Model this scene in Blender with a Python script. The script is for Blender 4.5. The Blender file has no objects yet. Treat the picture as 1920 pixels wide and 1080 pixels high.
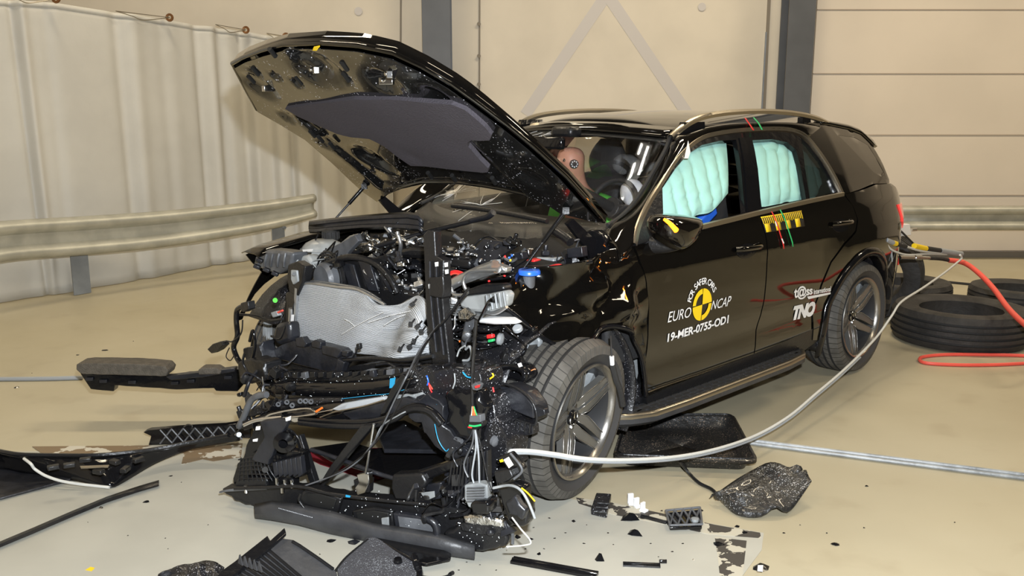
import bpy, bmesh, math, random
from mathutils import Vector, Matrix, noise
V = Vector; R = math.radians; PI = math.pi
random.seed(7)
sc = bpy.context.scene; COL = sc.collection
# ------------------------------------------------------------------ camera, world, big lights, exposure
F = 1700.0; HC = 1.75; PITCH = math.atan(340 / F)
cd = bpy.data.cameras.new('camera'); cam = bpy.data.objects.new('camera', cd); COL.objects.link(cam)
cam.location = (0, 0, HC); cam.rotation_euler = (PI/2 - PITCH, 0, 0)
cd.sensor_width = 36; cd.lens = F / 1920 * 36; cd.clip_start = .05; cd.clip_end = 200
sc.camera = cam
sc.view_settings.view_transform = 'Standard'; sc.view_settings.look = 'None'
sc.view_settings.gamma = 1; sc.view_settings.exposure = 0.0; sc.view_settings.use_curve_mapping = False
w = bpy.data.worlds.new('world'); sc.world = w; w.use_nodes = True
w.node_tree.nodes['Background'].inputs[0].default_value = (1, .9, .76, 1)
w.node_tree.nodes['Background'].inputs[1].default_value = .3
def area(name, loc, target, size, sizey, power, col):
    l = bpy.data.lights.new(name, 'AREA'); l.shape = 'RECTANGLE'; l.size = size; l.size_y = sizey
    l.energy = power * (1.35 if name[0] == 'c' else 1.12); l.color = col
    o = bpy.data.objects.new(name, l); COL.objects.link(o); o.location = loc
    o.rotation_euler = (V(target) - V(loc)).to_track_quat('-Z', 'Y').to_euler(); return o
area('camera_flash', (.12, -.05, 2.05), (.1, 5, .9), .09, .05, 250, (.90, .95, 1))
for lx, ly, lp in ((-3.0, 7.6, 120), (2.2, 7.6, 170), (7.5, 7.2, 170), (-3.0, 2.0, 75), (2.5, 1.5, 75), (7.5, 1.5, 75)):
    area('hall_lamp_light', (lx, ly, 6.3), (lx, ly + .01, 0), 2.4, .5, lp, (1, .85, .615))
# ------------------------------------------------------------------ pixel -> place helpers (1920x1080 frame)
FW = V((0, math.cos(PITCH), -math.sin(PITCH))); UP = V((0, math.sin(PITCH), math.cos(PITCH))); RT = V((1, 0, 0)); CP = V((0, 0, HC))
def ray(x, y): return FW + RT * ((x - 960) / F) - UP * ((y - 540) / F)
def G(x, y, z=0.0):
    r = ray(x, y); return CP + r * ((z - HC) / r.z)
def WY(x, y, Y):
    r = ray(x, y); return CP + r * (Y / r.y)
AH = R(46); FD = V((-math.sin(AH), -math.cos(AH), 0)); LF = V((-FD.y, FD.x, 0))
CO = G(1613, 598, .375) - FD * (-2.995) - LF * .965; CO.z = 0
def CW(x, y=None, z=None):
    if y is None: x, y, z = x
    return CO + FD * x + LF * y + V((0, 0, z))
def CL(P):
    d = P - CO; return V((d.dot(FD), d.dot(LF), P.z))
CC = CL(CP)
def S(x, y, v):            # point on the car's lengthwise plane y = v (car coordinates)
    r = ray(x, y); return CL(CP + r * ((v - CC.y) / r.dot(LF)))
def X(x, y, u):            # point on the car's crosswise plane x = u
    r = ray(x, y); return CL(CP + r * ((u - CC.x) / r.dot(FD)))
def Z(x, y, z): return CL(G(x, y, z))
def K(x, y, ua, ub):       # upright plane through car (ua,-.6) and (ub,.8)
    A = CW(ua, -.6, 0); B = CW(ub, .8, 0); d = B - A; n = V((-d.y, d.x, 0)); r = ray(x, y)
    return CL(CP + r * ((A - CP).dot(n) / r.dot(n)))
CM = Matrix.Translation(CO) @ Matrix(((FD.x, LF.x, 0, 0), (FD.y, LF.y, 0, 0), (0, 0, 1, 0), (0, 0, 0, 1)))
# ------------------------------------------------------------------ materials
def mat(name, col, rough=.5, metal=0, bump=0, bscale=40, var=0, vscale=6, col2=None, coat=0, emit=None, es=1, trans=0, alpha=1, spec=.5, det=4):
    m = bpy.data.materials.new(name); m.use_nodes = True; n = m.node_tree.nodes; l = m.node_tree.links; b = n['Principled BSDF']
    b.inputs['Base Color'].default_value = (*col, 1); b.inputs['Roughness'].default_value = rough; b.inputs['Metallic'].default_value = metal
    b.inputs['Coat Weight'].default_value = coat; b.inputs['Coat Roughness'].default_value = .03
    b.inputs['Transmission Weight'].default_value = trans; b.inputs['Alpha'].default_value = alpha; b.inputs['Specular IOR Level'].default_value = spec
    if emit: b.inputs['Emission Color'].default_value = (*emit, 1); b.inputs['Emission Strength'].default_value = es
    tc = n.new('ShaderNodeTexCoord')
    if var or col2:
        t = n.new('ShaderNodeTexNoise'); t.inputs['Scale'].default_value = vscale; t.inputs['Detail'].default_value = 5
        l.new(tc.outputs['Object'], t.inputs['Vector']); r = n.new('ShaderNodeValToRGB')
        c2 = col2 or tuple(c * (1 - var) for c in col)
        r.color_ramp.elements[0].position = .38; r.color_ramp.elements[1].position = .62
        r.color_ramp.elements[0].color = (*c2, 1); r.color_ramp.elements[1].color = (*col, 1)
        l.new(t.outputs['Fac'], r.inputs['Fac']); l.new(r.outputs['Color'], b.inputs['Base Color'])
    if bump:
        t = n.new('ShaderNodeTexNoise'); t.inputs['Scale'].default_value = bscale; t.inputs['Detail'].default_value = det
        l.new(tc.outputs['Object'], t.inputs['Vector']); bb = n.new('ShaderNodeBump'); bb.inputs['Strength'].default_value = bump; bb.inputs['Distance'].default_value = .01
        l.new(t.outputs['Fac'], bb.inputs['Height']); l.new(bb.outputs['Normal'], b.inputs['Normal'])
    return m
def uvwave(m, scale, axis='Y', strength=.6, dist=.003, dark=None):
    n = m.node_tree.nodes; l = m.node_tree.links; b = n['Principled BSDF']
    uv = n.new('ShaderNodeUVMap'); wv = n.new('ShaderNodeTexWave'); wv.bands_direction = axis; wv.inputs['Scale'].default_value = scale
    l.new(uv.outputs['UV'], wv.inputs['Vector']); bp = n.new('ShaderNodeBump'); bp.inputs['Strength'].default_value = strength; bp.inputs['Distance'].default_value = dist
    l.new(wv.outputs['Fac'], bp.inputs['Height']); l.new(bp.outputs['Normal'], b.inputs['Normal'])
    if dark:
        mx = n.new('ShaderNodeMix'); mx.data_type = 'RGBA'; mx.inputs[6].default_value = (*dark, 1); mx.inputs[7].default_value = b.inputs['Base Color'].default_value[:]
        l.new(wv.outputs['Fac'], mx.inputs[0]); l.new(mx.outputs[2], b.inputs['Base Color'])
    return m
def speck(m, col=(.8, .8, .8), scale=260, th=.70, rough=.3):
    """crystals of shattered glass lying on a dark surface"""
    n = m.node_tree.nodes; l = m.node_tree.links; b = n['Principled BSDF']
    tc = n.new('ShaderNodeTexCoord'); t = n.new('ShaderNodeTexNoise'); t.inputs['Scale'].default_value = scale; t.inputs['Detail'].default_value = 1
    t2 = n.new('ShaderNodeTexNoise'); t2.inputs['Scale'].default_value = 7
    l.new(tc.outputs['Object'], t.inputs['Vector']); l.new(tc.outputs['Object'], t2.inputs['Vector'])
    ad = n.new('ShaderNodeMath'); ad.operation = 'MULTIPLY_ADD'; ad.inputs[1].default_value = .35; l.new(t2.outputs['Fac'], ad.inputs[0]); l.new(t.outputs['Fac'], ad.inputs[2])
    g = n.new('ShaderNodeMath'); g.operation = 'GREATER_THAN'; g.inputs[1].default_value = th + .17; l.new(ad.outputs[0], g.inputs[0])
    mx = n.new('ShaderNodeMix'); mx.data_type = 'RGBA'; mx.inputs[6].default_value = b.inputs['Base Color'].default_value[:]; mx.inputs[7].default_value = (*col, 1)
    l.new(g.outputs[0], mx.inputs[0]); l.new(mx.outputs[2], b.inputs['Base Color']); return m
M = {}
M['paint'] = mat('black_paint', (.003, .0027, .0024), .05, coat=.6, spec=.5)
M['paint_inner'] = speck(mat('black_paint_underside', (.008, .008, .008), .12, coat=.8, bump=.15, bscale=5), (.5, .5, .55), 90, .735)
M['plastic'] = mat('black_plastic', (.010, .010, .011), .34, bump=.25, bscale=60)
M['gloss'] = mat('gloss_black_plastic', (.006, .006, .007), .12, bump=.2, bscale=14)
M['dirty'] = speck(mat('dusty_black_plastic', (.012, .012, .014), .3, bump=.5, bscale=30), (.45, .45, .48), 190, .72)
M['greyplastic'] = mat('grey_plastic', (.12, .125, .135), .4, var=.4, vscale=9, bump=.2)
M['slate'] = mat('slate_plastic', (.020, .021, .026), .33, var=.4, vscale=12, bump=.3, bscale=30)
M['grey_part'] = mat('pale_grey_part', (.32, .34, .35), .4, var=.4, vscale=10, bump=.2)
M['felt'] = mat('hood_insulation_felt', (.062, .056, .066), .92, bump=.6, bscale=120, spec=.2)
M['fibre'] = speck(mat('grey_fibre_felt', (.07, .07, .08), .9, bump=1, bscale=180, var=.4, vscale=60), (.3, .32, .35), 190, .66)
M['alu'] = mat('cast_aluminium', (.55, .56, .57), .35, .9, bump=.4, bscale=30)
M['foil'] = mat('crumpled_foil', (.75, .75, .74), .22, 1, bump=1, bscale=45)
M['steel'] = mat('bright_steel', (.6, .6, .6), .2, 1)
M['chrome'] = mat('chrome', (.8, .8, .82), .07, 1)
M['rail'] = mat('anodised_trim', (.40, .35, .27), .28, .9)
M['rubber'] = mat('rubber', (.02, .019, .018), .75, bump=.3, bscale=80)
M['glass'] = mat('clear_glass', (.9, .95, .93), .0, trans=1, alpha=.14, spec=.5)
M['tint'] = mat('tinted_glass', (.02, .025, .022), .0, alpha=.55, spec=.7, coat=.5)
M['darkglass'] = mat('dark_glass', (.01, .01, .01), .02, coat=1)
M['interior'] = mat('dark_interior_cloth', (.02, .02, .021), .7, bump=.3)
M['leather'] = mat('black_leather', (.028, .028, .03), .45, bump=.2, bscale=90)
M['airbag'] = mat('mint_airbag_cloth', (.40, .74, .66), .75, bump=.35, bscale=16)
M['white_cloth'] = mat('white_airbag_cloth', (.75, .75, .78), .8, bump=.3, bscale=18)
M['green'] = mat('green_shirt_cloth', (.12, .62, .08), .8, bump=.3)
M['skin'] = mat('dummy_skin_vinyl', (.62, .30, .20), .5, bump=.1)
M['red'] = mat('red_plastic', (.75, .03, .03), .35)
M['redhose'] = mat('red_hose_rubber', (.80, .10, .07), .45)
M['orange'] = mat('orange_plastic', (.85, .2, .03), .35)
M['blue'] = mat('blue_plastic', (.03, .15, .75), .3)
M['cyan'] = mat('cyan_marking', (.02, .30, .55), .4)
M['yellow'] = mat('yellow_sticker', (.9, .62, .01), .5)
M['white'] = mat('white_sticker', (.82, .82, .82), .5)
M['black'] = mat('black_sticker', (.01, .01, .01), .5)
M['greentape'] = mat('green_tape', (.03, .5, .15), .45)
M['whitecable'] = mat('white_cable_sheath', (.62, .62, .58), .4)
M['greycable'] = mat('grey_cable_sheath', (.32, .34, .36), .5)
M['taillamp'] = mat('red_lamp_lens', (.8, .04, .04), .15, emit=(1, .08, .06), es=.5, coat=1)
M['indicator'] = mat('amber_indicator_light', (1, .3, .02), .3, emit=(1, .2, .005), es=6)
M['rim'] = mat('machined_rim', (.30, .285, .26), .25, .85)
M['rimdark'] = mat('dark_rim_lacquer', (.07, .07, .072), .35, .6)
M['tyre'] = uvwave(mat('tyre_sidewall', (.045, .043, .042), .7), 1, 'X', .0)
M['tread'] = mat('tyre_tread', (.105, .098, .086), .75, bump=.4, bscale=60, var=.4, vscale=14)
M['oldtyre'] = mat('worn_tyre_rubber', (.035, .032, .03), .7, var=.5, vscale=7, bump=.6, bscale=30)
M['lens'] = mat('clear_lamp_lens', (.8, .85, .9), .02, alpha=.35, spec=.9, coat=1)
M['mattblack'] = mat('matt_black_plastic', (.006, .006, .007), .65, bump=.2, spec=.25)
M['rimface'] = mat('grey_spoke_face', (.24, .235, .22), .33, .7)
M['galv'] = mat('galvanised_steel', (.50, .49, .42), .42, .35, var=.22, vscale=5, bump=.15, bscale=20)
M['galvpost'] = mat('galvanised_post', (.30, .33, .37), .5, .4, var=.2)
M['column'] = mat('grey_column_paint', (.10, .105, .115), .45, var=.15, vscale=3)
M['curtain'] = mat('white_tarpaulin', (.60, .585, .54), .6, bump=.25, bscale=8, var=.08, vscale=2)
M['eyelet'] = mat('brass_eyelet', (.25, .12, .05), .45, .8)
M['wire'] = mat('steel_wire', (.3, .27, .22), .4, .8)
M['panelwall'] = mat('beige_wall_panel', (.66, .60, .50), .6, var=.10, vscale=1.3, bump=.05, bscale=6)
M['sectional'] = mat('sectional_door_panel', (.72, .64, .54), .5, var=.06, vscale=1.0)
M['seamlight'] = mat('pale_seam_line', (.40, .33, .26), .7)  # lighter tone for the seams between the sectional panels
M['matgrey'] = mat('matt_grey_plastic', (.045, .046, .05), .42, bump=.3, bscale=30, var=.3, vscale=9)
M['clear'] = mat('clear_side_glass', (.3, .33, .3), .0, alpha=.18, spec=.6)
M['crumb'] = mat('glint_chip_white', (.85, .9, .92), .08, spec=1, coat=1)  # near-white chips that supply the glints on the wreck
M['seam'] = mat('seam_grey', (.22, .19, .15), .7)
M['brace'] = mat('wall_brace_marking', (.54, .51, .49), .6)
M['hallwall'] = mat('hall_wall_paint', (.05, .045, .035), .8)
M['ceil'] = mat('ceiling_sheet', (.10, .09, .08), .8)
M['coolant'] = mat('coolant_tank_plastic', (.38, .39, .38), .35, var=.3, vscale=12)
# rubber fins of the radiator and tread
M['core'] = uvwave(mat('radiator_core', (.92, .94, .97), .4, .15), 17, 'Y', 1, .005, dark=(.52, .55, .58))
M['comb'] = uvwave(mat('ribbed_black_plastic', (.02, .02, .02), .4), 8, 'X', 1, .01)
M['honey'] = mat('honeycomb_plate', (.012, .012, .013), .4, bump=.8, bscale=50)
def tread_nodes(m, sc_):
    n = m.node_tree.nodes; l = m.node_tree.links; b = n['Principled BSDF']
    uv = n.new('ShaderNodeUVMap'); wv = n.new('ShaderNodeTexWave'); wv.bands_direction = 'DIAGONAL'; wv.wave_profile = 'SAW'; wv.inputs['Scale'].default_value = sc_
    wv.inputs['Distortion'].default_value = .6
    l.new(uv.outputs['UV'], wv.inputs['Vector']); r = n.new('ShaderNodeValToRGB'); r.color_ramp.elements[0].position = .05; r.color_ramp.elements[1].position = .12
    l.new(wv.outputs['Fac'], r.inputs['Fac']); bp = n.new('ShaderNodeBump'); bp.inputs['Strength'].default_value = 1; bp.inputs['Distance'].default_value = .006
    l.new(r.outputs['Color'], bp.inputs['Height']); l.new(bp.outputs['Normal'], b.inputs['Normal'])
    mx = n.new('ShaderNodeMix'); mx.data_type = 'RGBA'; mx.inputs[6].default_value = (.04, .038, .034, 1); l.new(r.outputs['Color'], mx.inputs[0]); src = b.inputs['Base Color'].links[0].from_socket; l.new(src, mx.inputs[7]); l.new(mx.outputs[2], b.inputs['Base Color'])  # tread grooves darkened in the colour, as shade in their depth
tread_nodes(M['tread'], 3.6)
def floor_mat():
    m = bpy.data.materials.new('painted_concrete'); m.use_nodes = True; n = m.node_tree.nodes; l = m.node_tree.links; b = n['Principled BSDF']
    tc = n.new('ShaderNodeTexCoord')
    def nz(s, d=6): 
        t = n.new('ShaderNodeTexNoise'); t.inputs['Scale'].default_value = s; t.inputs['Detail'].default_value = d; l.new(tc.outputs['Object'], t.inputs['Vector']); return t
    a = nz(.7); r = n.new('ShaderNodeValToRGB'); r.color_ramp.elements[0].position = .35; r.color_ramp.elements[1].position = .65
    r.color_ramp.elements[0].color = (.42, .372, .255, 1); r.color_ramp.elements[1].color = (.49, .442, .318, 1); l.new(a.outputs['Fac'], r.inputs['Fac'])
    c = nz(3.5, 8); r2 = n.new('ShaderNodeValToRGB'); r2.color_ramp.elements[0].position = .28; r2.color_ramp.elements[1].position = .42
    r2.color_ramp.elements[0].color = (.90, .885, .87, 1); r2.color_ramp.elements[1].color = (1, 1, 1, 1); l.new(c.outputs['Fac'], r2.inputs['Fac'])
    mx = n.new('ShaderNodeMix'); mx.data_type = 'RGBA'; mx.blend_type = 'MULTIPLY'; mx.inputs[0].default_value = 1
    l.new(r.outputs['Color'], mx.inputs[6]); l.new(r2.outputs['Color'], mx.inputs[7]); l.new(mx.outputs[2], b.inputs['Base Color'])
    rr = n.new('ShaderNodeMapRange'); rr.inputs[3].default_value = .3; rr.inputs[4].default_value = .5; l.new(c.outputs['Fac'], rr.inputs[0]); l.new(rr.outputs[0], b.inputs['Roughness'])
    return m
M['floor'] = floor_mat()
def residue(name, c1, c2, scale, th):
    m = bpy.data.materials.new(name); m.use_nodes = True; n = m.node_tree.nodes; l = m.node_tree.links; b = n['Principled BSDF']
    tc = n.new('ShaderNodeTexCoord'); mp = n.new('ShaderNodeMapping'); mp.inputs['Scale'].default_value = (1.2, 1.5, 1); t = n.new('ShaderNodeTexNoise'); t.inputs['Scale'].default_value = scale; t.inputs['Detail'].default_value = 7
    l.new(tc.outputs['Object'], mp.inputs['Vector']); l.new(mp.outputs[0], t.inputs['Vector'])
    r = n.new('ShaderNodeValToRGB'); r.color_ramp.interpolation = 'CONSTANT'; r.color_ramp.elements[0].color = (*c1, 1); r.color_ramp.elements[1].color = (*c2, 1); r.color_ramp.elements[1].position = th
    l.new(t.outputs['Fac'], r.inputs['Fac']); l.new(r.outputs['Color'], b.inputs['Base Color']); b.inputs['Roughness'].default_value = .5; return m
M['tape'] = residue('worn_tape_residue', (.55, .52, .44), (.20, .14, .08), 6, .47)
M['tapedark'] = residue('dark_tape_residue', (.50, .47, .38), (.05, .045, .04), 10, .50)
M['palepaint'] = mat('pale_lane_paint', (.47, .46, .40), .38, var=.08, vscale=3)
M['fluid'] = mat('red_coolant_fluid', (.35, .03, .05), .15, alpha=.75)
# ------------------------------------------------------------------ mesh builder (all points in WORLD metres)
ROOT = {}
class MB:
    def __init__(s): s.v = []; s.f = []; s.uv = {}; s.mi = []
    def add(s, vs, fs, mi=0):
        o = len(s.v); s.v += [V(p) for p in vs]; s.f += [tuple(i + o for i in f) for f in fs]; s.mi += [mi] * len(fs); return s
    def box(s, c, size, rot=None, taper=1.0):
        m = rot if rot is not None else Matrix.Identity(3); a, b, h = (k / 2 for k in size); vs = []
        for z in (-1, 1):
            t = taper if z > 0 else 1
            for x, y in ((-1, -1), (1, -1), (1, 1), (-1, 1)): vs.append(V(c) + m @ V((x * a * t, y * b * t, z * h)))
        return s.add(vs, [(3, 2, 1, 0), (4, 5, 6, 7), (0, 1, 5, 4), (1, 2, 6, 5), (2, 3, 7, 6), (3, 0, 4, 7)])
    def tube(s, pts, r, n=8, smooth=True, closed=False):
        pts = [V(p) for p in pts]
        if smooth and len(pts) > 2: pts = spline(pts)
        rr = r if isinstance(r, (list, tuple)) else None
        N = len(pts); vs = []; up = V((0, 0, 1)); prev = None
        for i, p in enumerate(pts):
            d = (pts[min(i + 1, N - 1)] - pts[max(i - 1, 0)]).normalized()
            if prev is None:
                a = d.cross(up); a = a if a.length > .05 else d.cross(V((1, 0, 0)))
            else: a = prev - d * prev.dot(d)
            a.normalize(); prev = a; b = d.cross(a)
            q = (rr[0] + (rr[1] - rr[0]) * i / max(1, N - 1)) if rr else r
            for k in range(n): t = 2 * PI * k / n; vs.append(p + (a * math.cos(t) + b * math.sin(t)) * q)
        fs = [(i * n + k, i * n + (k + 1) % n, (i + 1) * n + (k + 1) % n, (i + 1) * n + k) for i in range(N - 1) for k in range(n)]
        fs += [tuple(range(n))[::-1], tuple((N - 1) * n + k for k in range(n))]
        return s.add(vs, fs)
    def cyl(s, a, b, r, r2=None, n=20): return s.tube([a, b], [r, r if r2 is None else r2], n, False)
    def lathe(s, prof, n=64, mtx=None, mis=None):      # profile of (r, y): axis is local y
        m = mtx or Matrix.Identity(4); o = len(s.v); N = len(prof)
        for k in range(n):
            t = 2 * PI * k / n
            for r_, y_ in prof: s.v.append(m @ V((r_ * math.cos(t), y_, r_ * math.sin(t))))
        for k in range(n):
            for j in range(N - 1):
                s.f.append((o + k * N + j, o + k * N + j + 1, o + ((k + 1) % n) * N + j + 1, o + ((k + 1) % n) * N + j)); s.mi.append(mis[j] if mis else 0)
                s.uv[len(s.f) - 1] = [(k / n * 10, j / N), (k / n * 10, (j + 1) / N), ((k + 1) / n * 10, (j + 1) / N), ((k + 1) / n * 10, j / N)]
        return s
    def prism(s, poly, ext):
        n = len(poly); poly = [V(p) for p in poly]; e = V(ext); o = len(s.v)
        return s.add(poly + [p + e for p in poly], [tuple(range(n))[::-1], tuple(range(n, 2 * n))] + [(i, (i + 1) % n, n + (i + 1) % n, n + i) for i in range(n)])
    def grid(s, rows, uv=True):
        o = len(s.v); n = len(rows[0]); s.v += [V(p) for r in rows for p in r]; NR = len(rows)
        for i in range(NR - 1):
            for j in range(n - 1):
                s.f.append((o + i * n + j, o + i * n + j + 1, o + (i + 1) * n + j + 1, o + (i + 1) * n + j)); s.mi.append(0)
                s.uv[len(s.f) - 1] = [(j / (n - 1), i / (NR - 1)), ((j + 1) / (n - 1), i / (NR - 1)), ((j + 1) / (n - 1), (i + 1) / (NR - 1)), (j / (n - 1), (i + 1) / (NR - 1))]
        return s
    def build(s, name, m, parent=None, ang=35, bev=0, solid=0, sub=0, label=None, raw=False):
        me = bpy.data.meshes.new(name); inv = None
        if parent is not None and not raw: inv = ROOT[parent.name].inverted()
        me.from_pydata([(inv @ p) if inv else p for p in s.v], [], s.f)
        if s.uv:
            u = me.uv_layers.new(name='UVMap')
            for fi, c in s.uv.items():
                p = me.polygons[fi]
                for k, li in enumerate(p.loop_indices): u.data[li].uv = c[k]
        ms = m if isinstance(m, (list, tuple)) else [m]
        for q in ms: me.materials.append(M[q] if isinstance(q, str) else q)
        if len(ms) > 1: me.polygons.foreach_set('material_index', s.mi)
        b = bmesh.new(); b.from_mesh(me); bmesh.ops.recalc_face_normals(b, faces=b.faces) if not solid else None; b.to_mesh(me); b.free()
        me.polygons.foreach_set('use_smooth', [True] * len(me.polygons)); me.set_sharp_from_angle(angle=R(ang)); me.update()
        o = bpy.data.objects.new(name, me); COL.objects.link(o)
        if parent is not None: o.parent = parent; ROOT[o.name] = ROOT[parent.name]
        if solid: q = o.modifiers.new('s', 'SOLIDIFY'); q.thickness = solid; q.offset = 0
        if bev: q = o.modifiers.new('b', 'BEVEL'); q.width = bev; q.segments = 2; q.limit_method = 'ANGLE'
        if sub: q = o.modifiers.new('u', 'SUBSURF'); q.levels = sub; q.render_levels = sub
        if label: o['label'] = label
        return o
def spline(P, k=6):
    out = []; n = len(P)
    for i in range(n - 1):
        a, b, c, d = P[max(i - 1, 0)], P[i], P[i + 1], P[min(i + 2, n - 1)]
        for j in range(k):
            t = j / k; out.append(.5 * ((2 * b) + (c - a) * t + (2 * a - 5 * b + 4 * c - d) * t * t + (3 * b - a - 3 * c + d) * t ** 3))
    out.append(P[-1]); return out
def thing(name, label, cat, loc=(0, 0, 0), group=None, mtx=None):
    o = bpy.data.objects.new(name, None); COL.objects.link(o); o.empty_display_size = .1
    o.matrix_world = mtx if mtx else Matrix.Translation(V(loc)); ROOT[o.name] = o.matrix_world.copy()
    return tag(o, label, cat, group)
def tag(o, label, cat, group=None, kind=None):
    o['label'] = label; o['category'] = cat
    if group: o['group'] = group
    if kind: o['kind'] = kind
    return o
def struct(o): o['kind'] = 'structure'; return o
def lerp(a, b, t): return a + (b - a) * t
def interp(x, tab):
    if x <= tab[0][0]: return tab[0][1]
    for (a, p), (b, q) in zip(tab, tab[1:]):
        if x <= b: return p + (q - p) * (x - a) / (b - a)
    return tab[-1][1]
def sinterp(x, tab):     # smooth (Catmull-Rom) interpolation
    n = len(tab)
    if x <= tab[0][0]: return tab[0][1]
    if x >= tab[-1][0]: return tab[-1][1]
    for i in range(n - 1):
        if x <= tab[i + 1][0]: break
    x0, y0 = tab[i]; x1, y1 = tab[i + 1]; h = x1 - x0
    m0 = (y1 - tab[i - 1][1]) / (x1 - tab[i - 1][0]) if i > 0 else (y1 - y0) / h
    m1 = (tab[i + 2][1] - y0) / (tab[i + 2][0] - x0) if i < n - 2 else (y1 - y0) / h
    t = (x - x0) / h
    return (2*t**3 - 3*t*t + 1) * y0 + (t**3 - 2*t*t + t) * h * m0 + (-2*t**3 + 3*t*t) * y1 + (t**3 - t*t) * h * m1
def N3(x, y, z, s=1): return noise.noise(V((x * s, y * s, z * s)))
# ================================================================== THE SETTING
struct(MB().box((3.5, .85, -.05), (19, 19.9, .1)).build('floor', 'floor'))
YB = 10.7
struct(MB().box((-.5, YB + .1, 3.3), (11, .2, 6.6)).build('wall_back', 'panelwall'))
xs = WY(1512, 300, YB).x
struct(MB().box((xs + 4.7, YB + .06, 3.3), (9.4, .2, 6.6)).build('wall_back', 'sectional'))
struct(MB().box((-6.05, .8, 3.3), (.1, 20, 6.6)).build('wall_left', 'panelwall'))
struct(MB().box((13.05, .8, 3.3), (.1, 20, 6.6)).build('wall_right', 'hallwall'))
struct(MB().box((3.5, -9.05, 3.3), (19, .1, 6.6)).build('wall_front', 'hallwall'))
struct(MB().box((3.5, .85, 6.65), (19, 19.9, .1)).build('ceiling', 'ceil'))
def wstrip(a, b, wd, m, name, Y=YB, d=.02):
    A = WY(*a, Y - d/2); B = WY(*b, Y - d/2); dr = (B - A).normalized(); side = V((-dr.z, 0, dr.x)) * wd / 2
    mb = MB(); mb.prism([A + side, A - side, B - side, B + side], (0, d, 0)); return struct(mb.build(name, m))
YS = YB - .04
for i, y in enumerate((18, 138, 253, 366, 470)):
    z = WY(1700, y, YS).z; struct(MB().box((xs + 4.7, YS - .004, z), (9.4, .012, .010)).build('trim_%d' % (i + 1), 'seamlight'))
struct(MB().box((xs + 4.7, YS - .03, .03), (9.4, .06, .06)).build('baseboard_back', 'seam'))
wstrip((900, -300), (898, 470), .018, 'seam', 'trim_6')
for y in (-40, 45, 105, 158): 
    P = WY(898, y, YB - .012); struct(MB().cyl(P, P + V((0, -.02, 0)), .022, n=10).build('trim_6', 'seam'))
wstrip((1452, -200), (1428, 300), .035, 'seam', 'trim_7', d=.03)
wstrip((1437, 60), (1424, 290), .012, 'galvpost', 'trim_7', d=.05)
wstrip((1136, -8), (985, 215), .13, 'brace', 'trim_8', d=.006); wstrip((1140, -8), (1290, 215), .13, 'brace', 'trim_8', d=.008)
wstrip((752, -100), (750, 300), .02, 'seam', 'trim_9', d=.008)
for px, py in ((672, 21), (1316, 13)):
    P = WY(px, py, YB - .004); struct(MB().cyl(P, P + V((0, -.006, 0)), .045).build('trim_10', 'brace'))
def column(x0, x1, Y, label):
    c = thing('steel_column', label, 'column', ((x0 + x1) / 2, Y, 0)); w_ = x1 - x0
    MB().box(((x0 + x1) / 2, Y - .15, 3.3), (w_, .022, 6.598)).build('flange', 'column', c)
    MB().box(((x0 + x1) / 2, Y + .15, 3.3), (w_, .022, 6.598)).build('flange', 'column', c)
    MB().box(((x0 + x1) / 2, Y, 3.3), (.016, .28, 6.598)).build('web', 'column', c)
    MB().box(((x0 + x1) / 2, Y, .012), (w_ + .08, .42, .024)).build('base_plate', 'column', c)
column(WY(790, 0, 10.3).x, WY(843, 0, 10.3).x, 10.48, 'dark grey steel column standing behind the raised hood, left of the two columns')
column(WY(1482, 0, 10.3).x, WY(1532, 0, 10.3).x, 10.48, 'dark grey steel column beside the horizontally seamed wall on the right')
# --- curtain
plan = [V((-5.75, 6.3)), G(0, 570).xy, G(153, 546).xy, G(330, 514).xy, G(472, 489).xy, V((-2.2, 10.52)), V((-1.38, 10.6))]
tz = [2.72, WY(0, -6, 8.02).z, WY(153, 4, 8.55).z, WY(330, 34, 9.5).z, WY(470, 57, 10.3).z, WY(610, 78, 10.5).z, WY(737, 92, 10.58).z]
dn = []; 
def planpt(t):
    i = min(int(t), len(plan) - 2); f = t - i; a = plan[max(i-1, 0)]; b, c = plan[i], plan[i+1]; d = plan[min(i+2, len(plan)-1)]
    p = .5 * ((2*b) + (c-a)*f + (2*a-5*b+4*c-d)*f*f + (3*b-a-3*c+d)*f**3); return p, lerp(tz[i], tz[i+1], f)
NT = 300; fold_t = [(1.42, .065), (1.9, .012), (2.62, .07), (3.05, .02), (3.5, .09), (3.75, .04), (4.05, .07), (4.35, .05), (4.6, .08), (4.9, .06), (5.2, .07), (5.45, .05), (5.7, .07)]
rows = []
for iz in range(31):
    h = 1 - iz / 30; row = []
    for k in range(NT + 1):
        t = 6 * k / NT; p, zt = planpt(t); q, _ = planpt(min(6, t + .02)); d = (q - p); d = d.normalized() if d.length > 1e-6 else V((.8, .6)); n = V((d.y, -d.x))
        off = .006 * math.sin(t * 9 + 1.2 * h)
        for ft, am in fold_t:
            c = ft + (.10 if ft == 1.42 else .03) * (1 - h); wd = .055 + .02 * h
            off -= am * math.exp(-((t - c) / wd) ** 2); off += am * .8 * math.exp(-((t - c - .09) / (wd * 1.5)) ** 2)
        crump = .05 * N3(t * 3, h * 6, 1) * max(0, 1 - h * 4) * (1 + 0 * h)
        zz = .006 + (zt - .006) * h; sag = 0
        pp = p + n * (off * (.35 + .65 * min(1, h * 3 + .3)) + crump - .03); row.append((pp.x, pp.y, zz - sag))
    rows.append(row)
cur = thing('curtain', 'white tarpaulin curtain hanging from a wire on the left side of the hall', 'curtain', (-3.6, 9.4, 0))
MB().grid(rows).build('curtain_sheet', 'curtain', cur, solid=.004, ang=180)
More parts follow.
